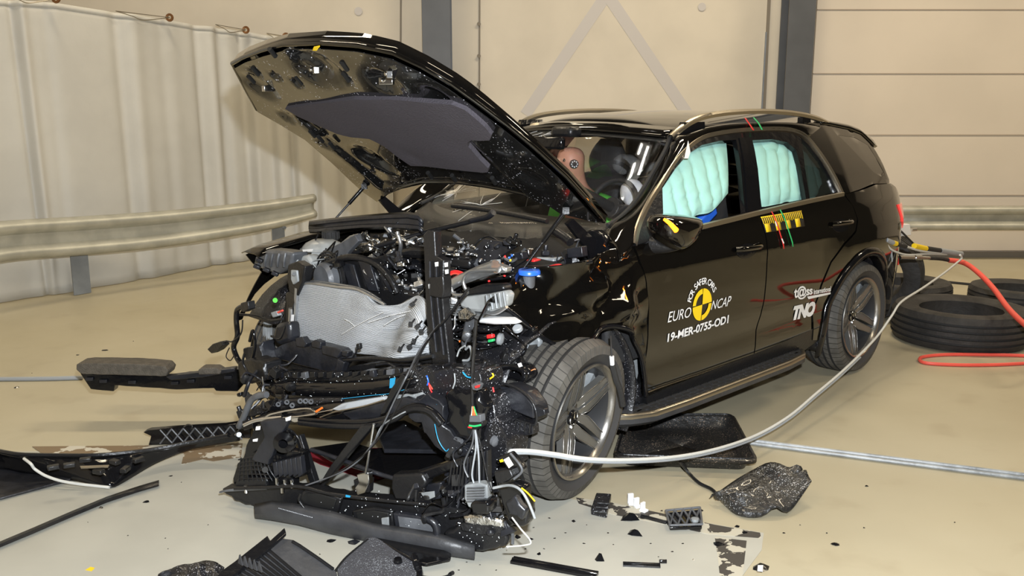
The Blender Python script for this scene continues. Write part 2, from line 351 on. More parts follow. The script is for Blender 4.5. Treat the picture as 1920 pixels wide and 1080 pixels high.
MB().grid([[V(p) + V((0, 0, .002)) for p in rows[0]], [V(p) - V((0, 0, .05)) for p in rows[0]]]).build('hem', 'curtain', cur, solid=.012, ang=180)
def cpt(px, py):      # find the point of the curtain's plan under a pixel column, at the pixel's height
    best = min(range(0, 601), key=lambda k: abs((lambda p: 960 + F * p.x / (p.y * math.cos(PITCH) + (HC - 2.6) * math.sin(PITCH)))(planpt(k / 100)[0]) - px))
    p = planpt(best / 100)[0]; q = WY(px, py, p.y); d = V((p.x, p.y)).normalized() * .07; return V((q.x - d.x, q.y - d.y, q.z))
for a, b in (((0, -9), (105, -1)), ((217, 22), (318, 34)), ((404, 47), (461, 57)), ((500, 63), (536, 69)), ((566, 71), (600, 78)), ((630, 80), (652, 84)), ((655, 83), (680, 87)), ((702, 88), (735, 92))):
    A = cpt(*a); B = cpt(*b); c = (A + B) / 2 + V((0, 0, -.05))
    MB().tube([A, B], .004, 5, False).tube([A, c + (A - c) * .4, c + V((0, 0, -.004)), B], .004, 5).build('wire', 'wire', cur)
    MB().lathe([(.018, -.008), (.038, -.012), (.042, 0), (.038, .012), (.018, .008), (.018, -.008)], 16, Matrix.Translation(B)).build('eyelet', 'eyelet', cur)
# --- guard rails
prof = [(0, 0), (.035, .0), (.075, .06), (.085, .16), (.075, .26), (.02, .36), (.015, .5), (.02, .64), (.075, .74), (.085, .84), (.075, .94), (.035, 1), (0, 1)]
def guard(rail_pts, posts, label, cut=None):
    g = thing('guard_rail', label, 'guard rail', (rail_pts[0][0].x, rail_pts[0][0].y, 0)); rows = []
    for i, (p, zt, zb) in enumerate(rail_pts):
        a = rail_pts[max(i-1, 0)][0]; b = rail_pts[min(i+1, len(rail_pts)-1)][0]; d = (b - a).normalized(); n = V((d.y, -d.x))
        rows.append([V((p.x + n.x * o, p.y + n.y * o, zb + (zt - zb) * h)) for o, h in prof])
    MB().grid(rows).build('beam', 'galv', g, solid=.004, ang=50)
    for (p, n, h) in posts:
        MB().box((p.x, p.y, h / 2 + .005), (.17, .012, h), Matrix.Rotation(math.atan2(n.y, n.x) + PI/2, 3, 'Z')).box((p.x + n.x * -.05, p.y + n.y * -.05, h / 2 + .005), (.012, .10, h), Matrix.Rotation(math.atan2(n.y, n.x) + PI/2, 3, 'Z')).build('post', 'galvpost', g)
        MB().cyl((p.x + n.x * .09, p.y + n.y * .09, h - .06), (p.x + n.x * .115, p.y + n.y * .115, h - .06), .018, n=6).build('bolt', 'galvpost', g)
    return g
kn = [(-160, 432, 520, 7.1), (0, 415, 489, 7.72), (150, 406, 477, 8.3), (300, 396, 462, 8.85), (482, 378, 433, 9.5), (586, 364, 407, 9.95)]
kk = [V((a, b, c)) for a, b, c, d in kn]; ks = spline(kk, 8); yy = spline([V((d, 0, 0)) for *_, d in kn], 8)
rp = []
for q, yv in zip(ks, yy):
    T = WY(q.x, q.y, yv.x); B = WY(q.x, q.z, yv.x); rp.append((V((T.x, T.y)), T.z, B.z))
nn = V((.82, -.57))
guard(rp, [(WY(150, 500, 8.44).xy, nn, .50), (WY(522, 440, 9.85).xy, nn, .52)], 'dented galvanised guard rail running in front of the white curtain')
T = WY(1800, 387, 10.3); B = WY(1800, 432, 10.3)
guard([(V((x, 10.36)), T.z, B.z) for x in (3.2, 5, 6.5, 8.5)], [(V((3.5, 10.42)), V((0, -1)), .5), (V((7.6, 10.42)), V((0, -1)), .5)], 'galvanised guard rail along the right wall behind the car')
# --- lane paint, residues, cables on the floor
lane = [G(-160, 856), G(0, 848), G(450, 838), G(700, 870), G(1068, 936), G(1432, 1000), G(1428, 1032), G(1385, 1090), V((.75, 2.2, 0)), V((-3.2, 2.2, 0))]
struct(MB().prism([p + V((0, 0, .0005)) for p in lane], (0, 0, .0015)).build('trim_11', 'palepaint'))
def gpoly(name, px, m, label, cat, z=.0022, h=.001):
    o = MB().prism([G(x, y) + V((0, 0, z)) for x, y in px], (0, 0, h)).build(name, m); return tag(o, label, cat, kind='stuff')
gpoly('tape_residue', [(60, 838), (300, 836), (455, 832), (452, 858), (400, 866), (380, 862), (340, 872), (345, 850), (200, 858), (90, 860)], 'tape', 'brown torn tape residue on the floor left of the wreckage', 'tape residue')
gpoly('tape_residue', [(1080, 934), (1150, 944), (1340, 985), (1425, 1000), (1427, 1010), (1330, 1003), (1250, 985), (1150, 966), (1085, 945)], 'tapedark', 'scraped brown tape strip on the floor beside the turned wheel', 'tape residue')
gpoly('tape_residue', [(1340, 1008), (1400, 1015), (1392, 1085), (1350, 1085), (1345, 1040)], 'tapedark', 'scraped brown patch on the floor at the bottom edge right of centre', 'tape residue')
gpoly('coolant_puddle', [(560, 850), (640, 842), (760, 840), (800, 862), (760, 885), (700, 905), (640, 885), (600, 872)], 'fluid', 'red coolant puddle on the floor under the wreckage', 'puddle')
def floortube(name, px, r, m, label, cat, z=None, n=8, group=None):
    pts = [G(x, y, r if z is None else z) for x, y in px]; return tag(MB().tube(pts, r, n).build(name, m), label, cat, group)
floortube('floor_cable', [(1560, 505), (1690, 520), (1800, 531), (1920, 543), (2000, 552)], .012, 'rubber', 'thin black cable across the floor near the right wall', 'cable')
cb = thing('steel_cable', 'pair of grey tensioned steel cables on the floor at the right', 'cable', G(1390, 825))
for dy in (0, 6): MB().tube([G(1385, 823 + dy * .8, .012), G(1600, 850 + dy, .012), G(2000, 900 + dy * 1.1, .012), G(2700, 986 + dy * 1.2, .012)], .010, 8).build('strand', 'grey_part', cb)
floortube('floor_cable', [(-60, 711), (80, 710), (155, 708)], .014, 'greycable', 'dark grey cable on the yellowish floor at the far left', 'cable')
# --- tyres on the floor
def tyre_profile(Ro, wd, Ri, groove=True):
    h = wd / 2; s = [(Ri, -h * .78), (Ri + .01, -h * .84), (Ri + .05, -h * .98), (Ro - .06, -h), (Ro - .022, -h * .93)]
    if groove:
        for g in (-.52, -.18, .18, .52):
            s += [(Ro - .004 * abs(g), h * g - .008), (Ro - .012, h * g - .006), (Ro - .012, h * g + .006), (Ro - .004 * abs(g), h * g + .008)]
    s += [(Ro - .022, h * .93), (Ro - .06, h), (Ri + .05, h * .98), (Ri + .01, h * .84), (Ri, h * .78)]
    return s
def tyre_mesh(Ro, wd, Ri, mats):
    p = tyre_profile(Ro, wd, Ri); n = len(p); mis = [(2 if 5 <= j <= 19 and (j - 5) % 4 in (0, 1, 2) else 1) if (3 <= j <= n - 5) else 0 for j in range(n - 1)] + [0]  # groove bottoms in darker, dust-free rubber that also stands in for their shade
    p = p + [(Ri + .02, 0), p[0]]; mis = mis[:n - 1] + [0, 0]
    return MB().lathe(p, 96, None, mis)
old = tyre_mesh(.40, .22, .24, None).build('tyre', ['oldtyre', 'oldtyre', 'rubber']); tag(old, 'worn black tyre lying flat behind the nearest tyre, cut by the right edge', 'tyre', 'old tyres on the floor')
FLAT = Matrix.Rotation(PI/2, 4, 'X')
old.matrix_world = Matrix.Translation((4.42, 7.75, .112)) @ FLAT
def dupo(o, mtx, label, scale=1):
    c = o.copy(); COL.objects.link(c); c.matrix_world = mtx @ Matrix.Scale(scale, 4); c['label'] = label; return c
dupo(old, Matrix.Translation((3.42, 6.74, .138)) @ FLAT, 'largest and nearest black tyre lying flat on the floor behind the rear wheel', 1.22)
dupo(old, Matrix.Translation((3.52, 8.0, .116)) @ FLAT, 'black tyre lying flat right behind the leaning tyre', 1.02)
dupo(old, Matrix.Translation((3.03, 7.45, .385)) @ Matrix.Rotation(R(-28), 4, 'Z') @ Matrix.Rotation(R(10), 4, 'X'), 'black tyre standing on edge close behind the rear bumper', .95)
floortube('air_hose', [(2010, 676), (1920, 667), (1840, 665), (1770, 665), (1728, 670), (1733, 680), (1790, 684), (1860, 684), (1925, 681), (2010, 676)], .012, 'redhose', 'loop of red hose lying on the floor in front of the big tyre', 'hose')
# ================================================================== THE CAR
car = thing('car', 'black crash-tested estate car with raised hood and smashed front', 'car', mtx=CM)
BZ = [(.0, .86), (.2, .895), (.3, .925), (.42, .944), (.55, .957), (.7, .967), (.82, .970), (.95, .964), (1.05, .950), (1.12, .932), (1.18, .905), (1.26, .868), (1.38, .812), (1.5, .745), (1.6, .680), (1.67, .625), (1.75, .54)]
TX = [(-4.1, .60), (-3.98, .72), (-3.90, .80), (-3.80, .875), (-3.65, .93), (-3.5, .957), (-3.2, .985), (-2.9, .995), (-.6, 1.0), (.0, .985), (.3, .95), (.7, .85)]
def YS_(x, z): return sinterp(z, BZ) * sinterp(x, TX)
def SB(px, py, off=0):
    v = .93
    for _ in range(9):
        P = S(px, py, v); v = YS_(P.x, P.z) + off
    return P
def xz(pts): return [(p.x, p.z) for p in (SB(*q) for q in pts)]
def sheet(name, outline, holes, fn, m, parent=car, grid=.06, thick=.014, mirror=False, custom=True, label=None, off=0, ang=180, conv=None):
    """panel cut from a surface y=fn(x,z): outline and holes in (x,z)"""
    b = bmesh.new(); ed = []
    for lp in [outline] + holes:
        vs = [b.verts.new((x, 0, z)) for x, z in lp]; ed += [b.edges.new((vs[i], vs[(i + 1) % len(vs)])) for i in range(len(vs))]
    bmesh.ops.triangle_fill(b, edges=ed, use_beauty=True)
    xs_ = [p[0] for p in outline]; zs_ = [p[1] for p in outline]
    for a0, a1, ax in ((min(xs_), max(xs_), 0), (min(zs_), max(zs_), 2)):
        k = math.ceil(a0 / grid)
        while k * grid < a1:
            co = [0, 0, 0]; no = [0, 0, 0]; co[ax] = k * grid; no[ax] = 1
            bmesh.ops.bisect_plane(b, geom=b.verts[:] + b.edges[:] + b.faces[:], plane_co=co, plane_no=no); k += 1
    bmesh.ops.recalc_face_normals(b, faces=b.faces)
    b.faces.ensure_lookup_table()
    if sum(f.normal.y * f.calc_area() for f in b.faces) < 0: bmesh.ops.reverse_faces(b, faces=b.faces)
    b.verts.index_update(); b.verts.ensure_lookup_table()
    P = []; Nn = []; e = .008
    for v in b.verts:
        x, z = v.co.x, v.co.z; y = fn(x, z) + off; dx = (fn(x + e, z) - fn(x - e, z)) / (2 * e); dz = (fn(x, z + e) - fn(x, z - e)) / (2 * e)
        n = V((-dx, 1, -dz)).normalized(); P.append(V((x, y, z))); Nn.append(n)
    n0 = len(P); fs = [tuple(v.index for v in f.verts) for f in b.faces]; bd = [(e_.verts[0].index, e_.verts[1].index, e_.link_faces[0]) for e_ in b.edges if len(e_.link_faces) == 1]
    P2 = [p - n * thick for p, n in zip(P, Nn)]; vs = P + P2; nv = Nn + [-n for n in Nn]; fs2 = fs + [tuple(i + n0 for i in f[::-1]) for f in fs]
    for a, c, fc in bd:
        q = [v.index for v in fc.verts]; ia = q.index(a)
        if q[(ia + 1) % len(q)] != c: a, c = c, a
        o = len(vs); quad = [P[a], P2[a], P2[c], P[c]]; nr = (quad[1] - quad[0]).cross(quad[2] - quad[1]); nr = nr.normalized() if nr.length > 0 else V((0, 1, 0))
        vs += quad; nv += [nr] * 4; fs2.append((o, o + 1, o + 2, o + 3))
    b.free()
    if mirror: vs = [V((p.x, -p.y, p.z)) for p in vs]; nv = [V((n.x, -n.y, n.z)) for n in nv]
    if mirror or conv: fs2 = [f[::-1] for f in fs2]
    if conv: vs = [conv(p) for p in vs]; nv = [(conv(n_, True)) for n_ in nv]
    me = bpy.data.meshes.new(name); me.from_pydata(vs, [], fs2); me.materials.append(M[m]); me.polygons.foreach_set('use_smooth', [True] * len(me.polygons)); me.update()
    if custom: me.normals_split_custom_set_from_vertices([tuple(n) for n in nv])
    o = bpy.data.objects.new(name, me); COL.objects.link(o); o.parent = parent; ROOT[o.name] = ROOT[parent.name]
    if label: o['label'] = label
    return o
# ---- outlines traced on the left flank
chrome_out = [(1187, 463), (1197, 422), (1216, 380), (1240, 341), (1262, 305), (1283, 281), (1313, 259), (1347, 249), (1397, 243), (1458, 241), (1491, 246), (1513, 259), (1541, 294), (1563, 330), (1581, 362)]
door_front = [(1190, 466), (1200, 490), (1212, 530), (1217, 570), (1216, 620), (1214, 680), (1212, 742)]
b_low = [(1425, 400), (1434, 440), (1437, 487), (1432, 560), (1420, 620), (1413, 664)]
fd = xz([(1190, 461), (1245, 448), (1299, 436), (1374, 416), (1425, 401)] + b_low[1:] + [(1370, 680), (1300, 708), (1250, 728), (1213, 744)] + door_front[1:-1][::-1])
rd = xz([(1427, 400), (1470, 391), (1513, 383), (1548, 375), (1582, 366), (1598, 385), (1605, 410), (1598, 432), (1578, 455), (1556, 490), (1538, 535), (1524, 590), (1521, 618)] + [(1470, 641)] + [(1415, 663), (1422, 620), (1434, 560), (1439, 487), (1436, 440)])
# gentle body creases
def fn_body(x, z):
    y = YS_(x, z)
    y -= .012 * math.exp(-((z - .52) / .07) ** 2) * max(0, min(1, (x + 3.0) / .3)) * max(0, min(1, (-.5 - x) / .2))
    y += .007 * math.exp(-((z - .98) / .05) ** 2)
    if x < -2.45:     # rear haunch
        y += .022 * math.exp(-((z - .86) / .16) ** 2) * min(1, (-2.45 - x) / .3) * max(0, min(1, (x + 3.75) / .2))
    return y
for s_ in (False, True):
    sheet('door', fd, [], fn_body, 'paint', mirror=s_); sheet('door', rd, [], fn_body, 'paint', mirror=s_)
DOORS = [o for o in car.children if o.name.startswith('door')]
FDOOR, RDOOR = DOORS[0], DOORS[1]
# ---- greenhouse side frame with window openings
win_f = [(1242, 355), (1268, 316), (1291, 289), (1318, 272), (1352, 264), (1382, 262), (1389, 300), (1394, 350), (1399, 398), (1370, 406), (1306, 424), (1262, 434), (1244, 437)]
win_r = [(1411, 263), (1450, 261), (1478, 267), (1494, 281), (1504, 320), (1513, 373), (1470, 381), (1430, 389), (1424, 340)]
win_q = [(1503, 258), (1516, 270), (1541, 302), (1560, 337), (1570, 361), (1545, 367), (1520, 372), (1511, 315)]
frame = xz(chrome_out + [(1513, 381), (1430, 398), (1374, 414), (1299, 434), (1245, 446)])
for s_ in (False, True): sheet('window_frame', frame, [xz(win_f), xz(win_r), xz(win_q)], YS_, 'gloss', mirror=s_, thick=.03, off=-.006, grid=.08)
for s_ in (False, True): sheet('quarter_window', xz(win_q), [], YS_, 'tint', mirror=s_, thick=.004, off=-.02, grid=.1)
sheet('side_window', xz(win_f), [], YS_, 'clear', mirror=True, thick=.004, off=-.02, grid=.1); sheet('side_window', xz(win_r), [], YS_, 'clear', mirror=True, thick=.004, off=-.02, grid=.1)
# pillar blackouts: b pillar gloss
sheet('pillar_cover', xz([(1386, 258), (1409, 257), (1427, 392), (1402, 399)]), [], YS_, 'gloss', thick=.01, off=.002, grid=.1)
sheet('pillar_cover', xz([(1191, 460), (1200, 422), (1218, 383), (1241, 350), (1244, 438), (1215, 452)]), [], YS_, 'plastic', thick=.01, off=.003, grid=.1)
def strip_along(pts, wpx, off, name, m, r=.013, mirror=False):
    P = [SB(*p, off) for p in pts]; P = spline(P, 5); ring = []
    for s2 in ((-r, .003), (-r * .8, .012), (r * .8, .012), (r, .003), (r, -.006), (-r, -.006)):
        row = []
        for i, p in enumerate(P):
            d = (P[min(i + 1, len(P) - 1)] - P[max(0, i - 1)]).normalized(); o_ = V((0, 1, 0)); u = d.cross(o_).normalized()
            q = p + u * s2[0] + o_ * s2[1]; row.append(CW(q.x, -q.y if mirror else q.y, q.z))
        ring.append(row)
    ring.append(ring[0]); return MB().grid(ring).build(name, m, car, ang=60)
for s_ in (False, True):
    strip_along([(1189, 458)] + chrome_out[1:-1] + [(1577, 360)], 6, -.002, 'window_trim', 'rail', .014, s_)
    strip_along([(1245, 441), (1299, 429), (1374, 411), (1430, 397), (1513, 378), (1580, 364)], 6, .0, 'window_trim', 'rail', .014, s_)
# ---- windshield border points
wl = [(1254, 260), (1245, 283), (1225, 319), (1206, 352), (1184, 385), (1162, 408), (1137, 425)]
WLp = []
for i, (px, py) in enumerate(wl):
    v = .60; 
    for _ in range(6):
        P = S(px, py, v); v = interp(P.z, [(1.1, .735), (1.2, .72), (1.35, .685), (1.5, .64), (1.6, .60)])
    WLp.append(P)
WLp.append(V((WLp[-1].x + .10, .76, WLp[-1].z - .08)))
# ---- A pillar / cant rail skin between windshield border, roof edge and chrome
OUT = [SB(*p) for p in ((1187, 463), (1197, 422), (1216, 380), (1240, 341), (1262, 305), (1283, 281), (1313, 259), (1347, 249), (1397, 243), (1458, 241), (1491, 246), (1513, 259))]
roof_zc = [(-4.02, 1.50), (-3.9, 1.565), (-3.6, 1.645), (-3.2, 1.695), (-2.6, 1.712), (-2.0, 1.718), (-1.6, 1.702), (-1.32, 1.665), (-1.2, 1.62)]
def roof_z(x, y): return sinterp(x, roof_zc) - .105 * (abs(y) / .62) ** 2.6
def resample(P, n):
    L = [0]
    for a, b in zip(P, P[1:]): L.append(L[-1] + (b - a).length)
    out = []
    for k in range(n):
        t = L[-1] * k / (n - 1); i = max(0, min(len(P) - 2, next((j - 1 for j, l in enumerate(L) if l >= t and j > 0), 0))); f = (t - L[i]) / max(1e-6, L[i+1] - L[i]); out.append(P[i].lerp(P[i+1], f))
    return out
inner = [p + V((-.015, .012, .004)) for p in WLp[::-1]]
topedge = [V((x, .585, roof_z(x, .585))) for x in (-1.40, -1.7, -2.0, -2.4, -2.8, -3.05)]
IN = resample(spline(inner[:-1] + [inner[-1]], 4), 20) + resample(spline(topedge, 4), 20)
ext = [OUT[0] + V((.10, .0, -.06))] + OUT
OU = resample(spline(ext[:7], 4), 20) + resample(spline(ext[6:], 4), 21)[1:]
for s_ in (1, -1):
    rows = []
    for k in range(9):
        t = k / 8; row = []
        for a, b in zip(IN, OU):
            p = a.lerp(b, t); bul = .035 * math.sin(PI * t) * min(1, (a - b).length / .12); p = p + V((0, .7, .7)) * bul; row.append(CW(p.x, s_ * p.y, p.z))
        rows.append(row)
    MB().grid(rows).build('pillar', 'paint', car, solid=.02, ang=180)
# grey moulding along the windshield
for s_ in (1, -1):
    MB().tube([CW(p.x - .004, s_ * (p.y + .004), p.z + .006) for p in WLp[:-1]], .011, 8).build('windshield_moulding', 'rubber', car, ang=60)
# ---- roof
rows = []
for i in range(28):
    x = -1.33 - (3.70 - 1.33) * i / 27; hw = min(.60, .585 + .0 * x) if x > -3.2 else .585 - .02 * (-3.2 - x) ** 2; ends = .05 * 0; row = []
    for j in range(25):
        y = hw * (j / 12 - 1); xx = x + (.075 * (1 - (y / .6) ** 2) if i == 0 else 0) - (.05 * (1 - (y / .6) ** 2) if i == 27 else 0); row.append(CW(xx, y, roof_z(xx, y)))
    rows.append(row)
MB().grid(rows).build('roof', 'paint', car, solid=.02, ang=180)
# sunroof glass edge
MB().grid([[CW(x, y, roof_z(x, y) + .004) for y in [k * .06 - .48 for k in range(17)]] for x in [-1.50 - k * .16 for k in range(10)]]).build('sunroof', 'darkglass', car, solid=.006, ang=180)
# ---- roof rails
rail_px = [(1256, 257), (1275, 240), (1300, 224), (1330, 215), (1380, 209), (1440, 208), (1490, 212), (1530, 221), (1560, 236)]
RP = [S(*p, .625) for p in rail_px]
for s_ in (1, -1):
    P = spline(RP, 6); ring = []
    for dy, dz in ((-.02, 0), (-.012, .012), (.012, .012), (.022, .0), (.018, -.018), (-.016, -.018)): ring.append([CW(p.x, s_ * (p.y + dy), p.z + dz) for p in P])
    ring.append(ring[0]); rr = MB().grid(ring).build('roof_rail', 'rail', car, ang=50)
    for xs0 in (-1.5, -2.72, -3.0):
        zt = interp(-xs0, sorted([(-p.x, p.z) for p in RP])) ; d = .09 if xs0 > -2 else .05
        MB().prism([CW(xs0 + d + (.07 if xs0 > -2 else 0), s_ * .605, roof_z(xs0, .585) - .02), CW(xs0 + d, s_ * .605, zt - .012), CW(xs0 - d, s_ * .605, zt - .012), CW(xs0 - d - .02, s_ * .605, roof_z(xs0, .585) - .02)], LF * s_ * .035).build('rail_foot', 'gloss', rr)
# ---- quarter panel, rear
arch = [(1524, 640), (1534, 600), (1547, 560), (1563, 525), (1582, 494), (1605, 470), (1628, 460), (1652, 466), (1668, 482), (1677, 505), (1681, 540), (1681, 585)]
qp = xz([(1584, 364), (1600, 388), (1607, 412), (1600, 434), (1580, 458), (1558, 492), (1541, 537), (1527, 590), (1523, 640)] + arch[1:9])
ZT = lambda x: 0
q_low = [(p.x, p.z) for p in [SB(*q) for q in ((1584, 364), (1600, 388), (1607, 412), (1600, 434), (1580, 458), (1558, 492), (1541, 537), (1527, 590), (1524, 638))]]
ac = (-3.0, .37); Ra = .465
archp = [(ac[0] + Ra * math.cos(t), max(.22, ac[1] + Ra * math.sin(t))) for t in [R(k) for k in range(-18, 200, 8)]]
tail = [(-3.47, .30), (-3.55, .26), (-3.9, .30), (-3.99, .36), (-4.0, .6), (-3.99, .80), (-3.96, .95), (-3.93, 1.04), (-3.86, 1.11), (-3.72, 1.19), (-3.60, 1.225), (-3.3, 1.235), (-3.05, 1.215), (q_low[0][0] + 0, q_low[0][1])]
q_all = q_low + [(ac[0] + Ra * math.cos(R(k)), ac[1] + Ra * math.sin(R(k))) for k in range(-8, 196, 8) if True] + tail
q_all = [p for i, p in enumerate(q_all) if i == 0 or (abs(p[0] - q_all[i-1][0]) + abs(p[1] - q_all[i-1][1])) > .004]
for s_ in (False, True): sheet('quarter_panel', q_all, [], fn_body, 'paint', mirror=s_, grid=.05)
# D pillar: above the shoulder
dp = [SB(*p) for p in ((1513, 259), (1541, 294), (1563, 330), (1582, 364))]
dpo = [(p.x, p.z) for p in dp] + [(-3.05, 1.22), (-3.3, 1.24), (-3.60, 1.225), (-3.63, 1.25), (-3.59, 1.38), (-3.54, 1.49), (-3.47, 1.56), (-3.3, 1.60), (-3.0, 1.635), (-2.7, 1.655)]
dpo[0] = (dpo[0][0] + .0, dpo[0][1])
def fn_d(x, z): return sinterp(z, BZ) * interp(x, [(-4.1, .74), (-3.9, .86), (-3.6, .93), (-3.3, .96), (-2.9, .995), (-2.5, 1)])
rq = [SB(*p) for p in ((1550, 266), (1590, 272), (1612, 300), (1634, 345), (1618, 350), (1596, 330), (1570, 295))]
rqz = [(-3.06, 1.565), (-3.30, 1.545), (-3.47, 1.49), (-3.57, 1.29), (-3.50, 1.275), (-3.38, 1.31), (-3.22, 1.43)]
for s_ in (False, True):
    sheet('pillar', dpo, [rqz], fn_d, 'paint', mirror=s_, grid=.06)
    sheet('quarter_window', rqz, [], fn_d, 'darkglass', mirror=s_, grid=.1, thick=.006, off=-.001)
# rear roof edge filler between roof and D pillar
for s_ in (1, -1):
    rows = []
    for k in range(15):
        x = -2.9 - .70 * k / 14; zt = roof_z(x, .575); zb = interp(-x, [(2.7, 1.65), (3.0, 1.632), (3.3, 1.597), (3.47, 1.557), (3.54, 1.49), (3.7, 1.44)]); yb = fn_d(x, zb); hw = .585 - .02 * max(0, -3.2 - x) ** 2
        rows.append([CW(x, s_ * lerp(hw, yb, t), lerp(zt, zb, t) + .028 * math.sin(PI * t)) for t in (0, .25, .5, .75, 1)])
    MB().grid(rows).build('roof_edge', 'paint', car, solid=.02, ang=180)
# tailgate, rear glass, bumper, lights
def rearbar(name, m, zs, xs__, hw, sol=.03, off=0):
    rows = [[CW(x + off - .10 * (1 - (y / .95) ** 2) + 0, y * h, z) for y in [k / 10 - 1 for k in range(21)]] for z, x, h in zip(zs, xs__, hw)]
    return MB().grid(rows).build(name, m, car, solid=sol, ang=60)
rearbar('bumper', 'paint', (.28, .35, .55, .74), (-3.86, -3.91, -3.93, -3.91), (.70, .74, .76, .77))
rearbar('tailgate', 'paint', (.74, .95, 1.08, 1.22), (-3.90, -3.90, -3.84, -3.60), (.76, .77, .79, .79))
rearbar('rear_window', 'darkglass', (1.22, 1.38, 1.52), (-3.60, -3.56, -3.50), (.78, .72, .65), .012)
rearbar('spoiler', 'paint', (1.50, 1.53, 1.56), (-3.52, -3.66, -3.54), (.62, .62, .61), .02)
for s_ in (False, True):
    sheet('tail_light', [(-3.60, 1.085), (-3.88, 1.07), (-3.91, 1.0), (-3.89, .89), (-3.78, .90), (-3.66, .96)], [], fn_body, 'taillamp', mirror=s_, grid=.05, thick=.03, off=.012)
# ---- rear wheel arch flare + liner
def flare(c, r0, r1, a0, a1, side, name, m, yo=.0, mat2=None):
    rows = []
    for k in range(40):
        t = R(lerp(a0, a1, k / 39)); row = []
        for r_, dy in ((r1, .002), (r1 - .004, .014), (lerp(r0, r1, .5), .022), (r0 + .004, .016), (r0, .0), (r0 - .004, -.05)):
            x = c[0] + r_ * math.cos(t); z = c[1] + r_ * math.sin(t); y = fn_body(x, max(.2, z)) + dy + yo; row.append(CW(x, side * y, z))
        rows.append(row)
    return MB().grid(rows).build(name, m, car, ang=60)
for s_ in (1, -1):
    flare(ac, .425, .485, -22, 202, s_, 'wheel_arch', 'gloss')
    rows = [[CW(ac[0] + .44 * math.cos(R(t)), s_ * y, ac[1] + .44 * math.sin(R(t))) for y in (.92, .8, .6)] for t in range(-20, 205, 9)]
    MB().grid(rows).build('wheel_liner', 'dirty', car, solid=.01, ang=60)
# ---- sill cladding and running board
for s_ in (False, True):
    sheet('sill', xz([(1213, 744), (1250, 728), (1300, 708), (1370, 680), (1413, 664), (1470, 641), (1521, 618), (1546, 612), (1534, 640), (1506, 660), (1400, 700), (1300, 742), (1215, 775)]), [], lambda x, z: YS_(x, z) - .005, 'plastic', mirror=s_, grid=.1, thick=.03)
bo = [(1183, 782), (1200, 792), (1290, 765), (1370, 733), (1440, 705), (1495, 680), (1511, 664), (1511, 655)]
bi = [(1225, 768), (1235, 764), (1290, 742), (1370, 711), (1440, 683), (1490, 664), (1505, 657), (1511, 655)]
zb_ = .29
for s_ in (1, -1):
    bd = MB(); o_ = [Z(px, py, zb_) for px, py in bo]; i_ = [V((p.x, .90, zb_)) for p in o_]
    x0 = o_[0].x + .0; x1 = o_[-1].x; ycl = lambda x: interp(x, [(-2.30, .945), (-2.22, 1.0), (-2.0, 1.025), (-1.0, 1.03), (-.72, 1.02), (-.6, .97), (-.55, .93)])
    xsn = [-2.3 + (2.3 - .55) * k / 40 for k in range(41)]
    ring = [[CW(x, s_ * y_(x), z_) for x in xsn] for y_, z_ in ((lambda x: .86, zb_), (lambda x: ycl(x) - .02, zb_), (lambda x: ycl(x), zb_ - .012), (lambda x: ycl(x), zb_ - .045), (lambda x: ycl(x) - .04, zb_ - .07), (lambda x: .86, zb_ - .05), (lambda x: .86, zb_))]
    rb = MB().grid(ring).build('running_board', 'matgrey', car, ang=40)
    ring = [[CW(x, s_ * (ycl(x) + a), zb_ + b) for x in xsn] for a, b in ((-.026, .001), (-.022, .006), (-.004, .006), (.003, -.004), (.003, -.02), (-.02, -.02), (-.026, .001))]
    MB().grid(ring).build('edge_trim', 'rail', rb, ang=60)
    pads = MB()
    for k in range(24):
        x = -2.2 + 1.52 * k / 23
        for y in (.915, .95, .982):
            pads.box(CW(x + (.015 if y == .95 else 0), s_ * min(y, ycl(x) - .045), zb_ + .002), (.05, .018, .006), Matrix.Rotation(math.atan2(FD.y, FD.x), 3, 'Z'))
    pads.build('grip_pad', 'rubber', rb)
# ---- door handles
for px, py, dr in ((1400, 466, FDOOR), (1575, 419, RDOOR)):
    P = SB(px, py); x, z = P.x, P.z
    cup = [(x + .095 * math.cos(t) + .01, z - .012 + .040 * math.sin(t)) for t in [2 * PI * k / 24 for k in range(24)]]
    cp_ = sheet('handle_cup', cup, [], fn_body, 'gloss', parent=dr, grid=.2, thick=.004, off=.0015)
    MB().tube([CW(x + .12, YS_(x + .1, z) + .008, z + .008), CW(x + .08, YS_(x, z) + .035, z + .01), CW(x, YS_(x, z) + .042, z + .008), CW(x - .08, YS_(x, z) + .036, z + .006), CW(x - .125, YS_(x - .1, z) + .006, z + .006)], .014, 12).build('handle', 'paint', dr, ang=60)
# ---- mirror
P1 = SB(1205, 440, .0); mm = Matrix(((FD.x, LF.x, 0), (FD.y, LF.y, 0), (0, 0, 1)))
arm = MB().tube([CW(P1.x - .06, .89, 1.10), CW(P1.x - .09, .98, 1.105), CW(P1.x - .12, 1.04, 1.12)], [.05, .038], 14).build('mirror_arm', 'plastic', car, ang=60)
mv = 1.06; c0 = S(1268, 432, mv)
mo = [S(*p, mv) for p in ((1232, 418), (1240, 406), (1262, 402), (1288, 404), (1307, 409), (1306, 424), (1292, 450), (1272, 467), (1256, 464), (1242, 452), (1234, 438))]
cx = sum((p.x for p in mo)) / len(mo); cz = sum(p.z for p in mo) / len(mo); rows = []
for dy, sc_ in ((-.10, .80), (-.095, .93), (-.06, 1.0), (.0, 1.0), (.05, .93), (.085, .74), (.10, .45), (.104, .02)):
    q = [CW(cx + (p.x - cx) * sc_ + dy * .25, mv + dy * .9, cz + (p.z - cz) * sc_) for p in mo]; q.append(q[0]); rows.append(q)
mir = MB().grid([spline(r_, 4) for r_ in rows]).build('mirror', 'paint', car, ang=60)
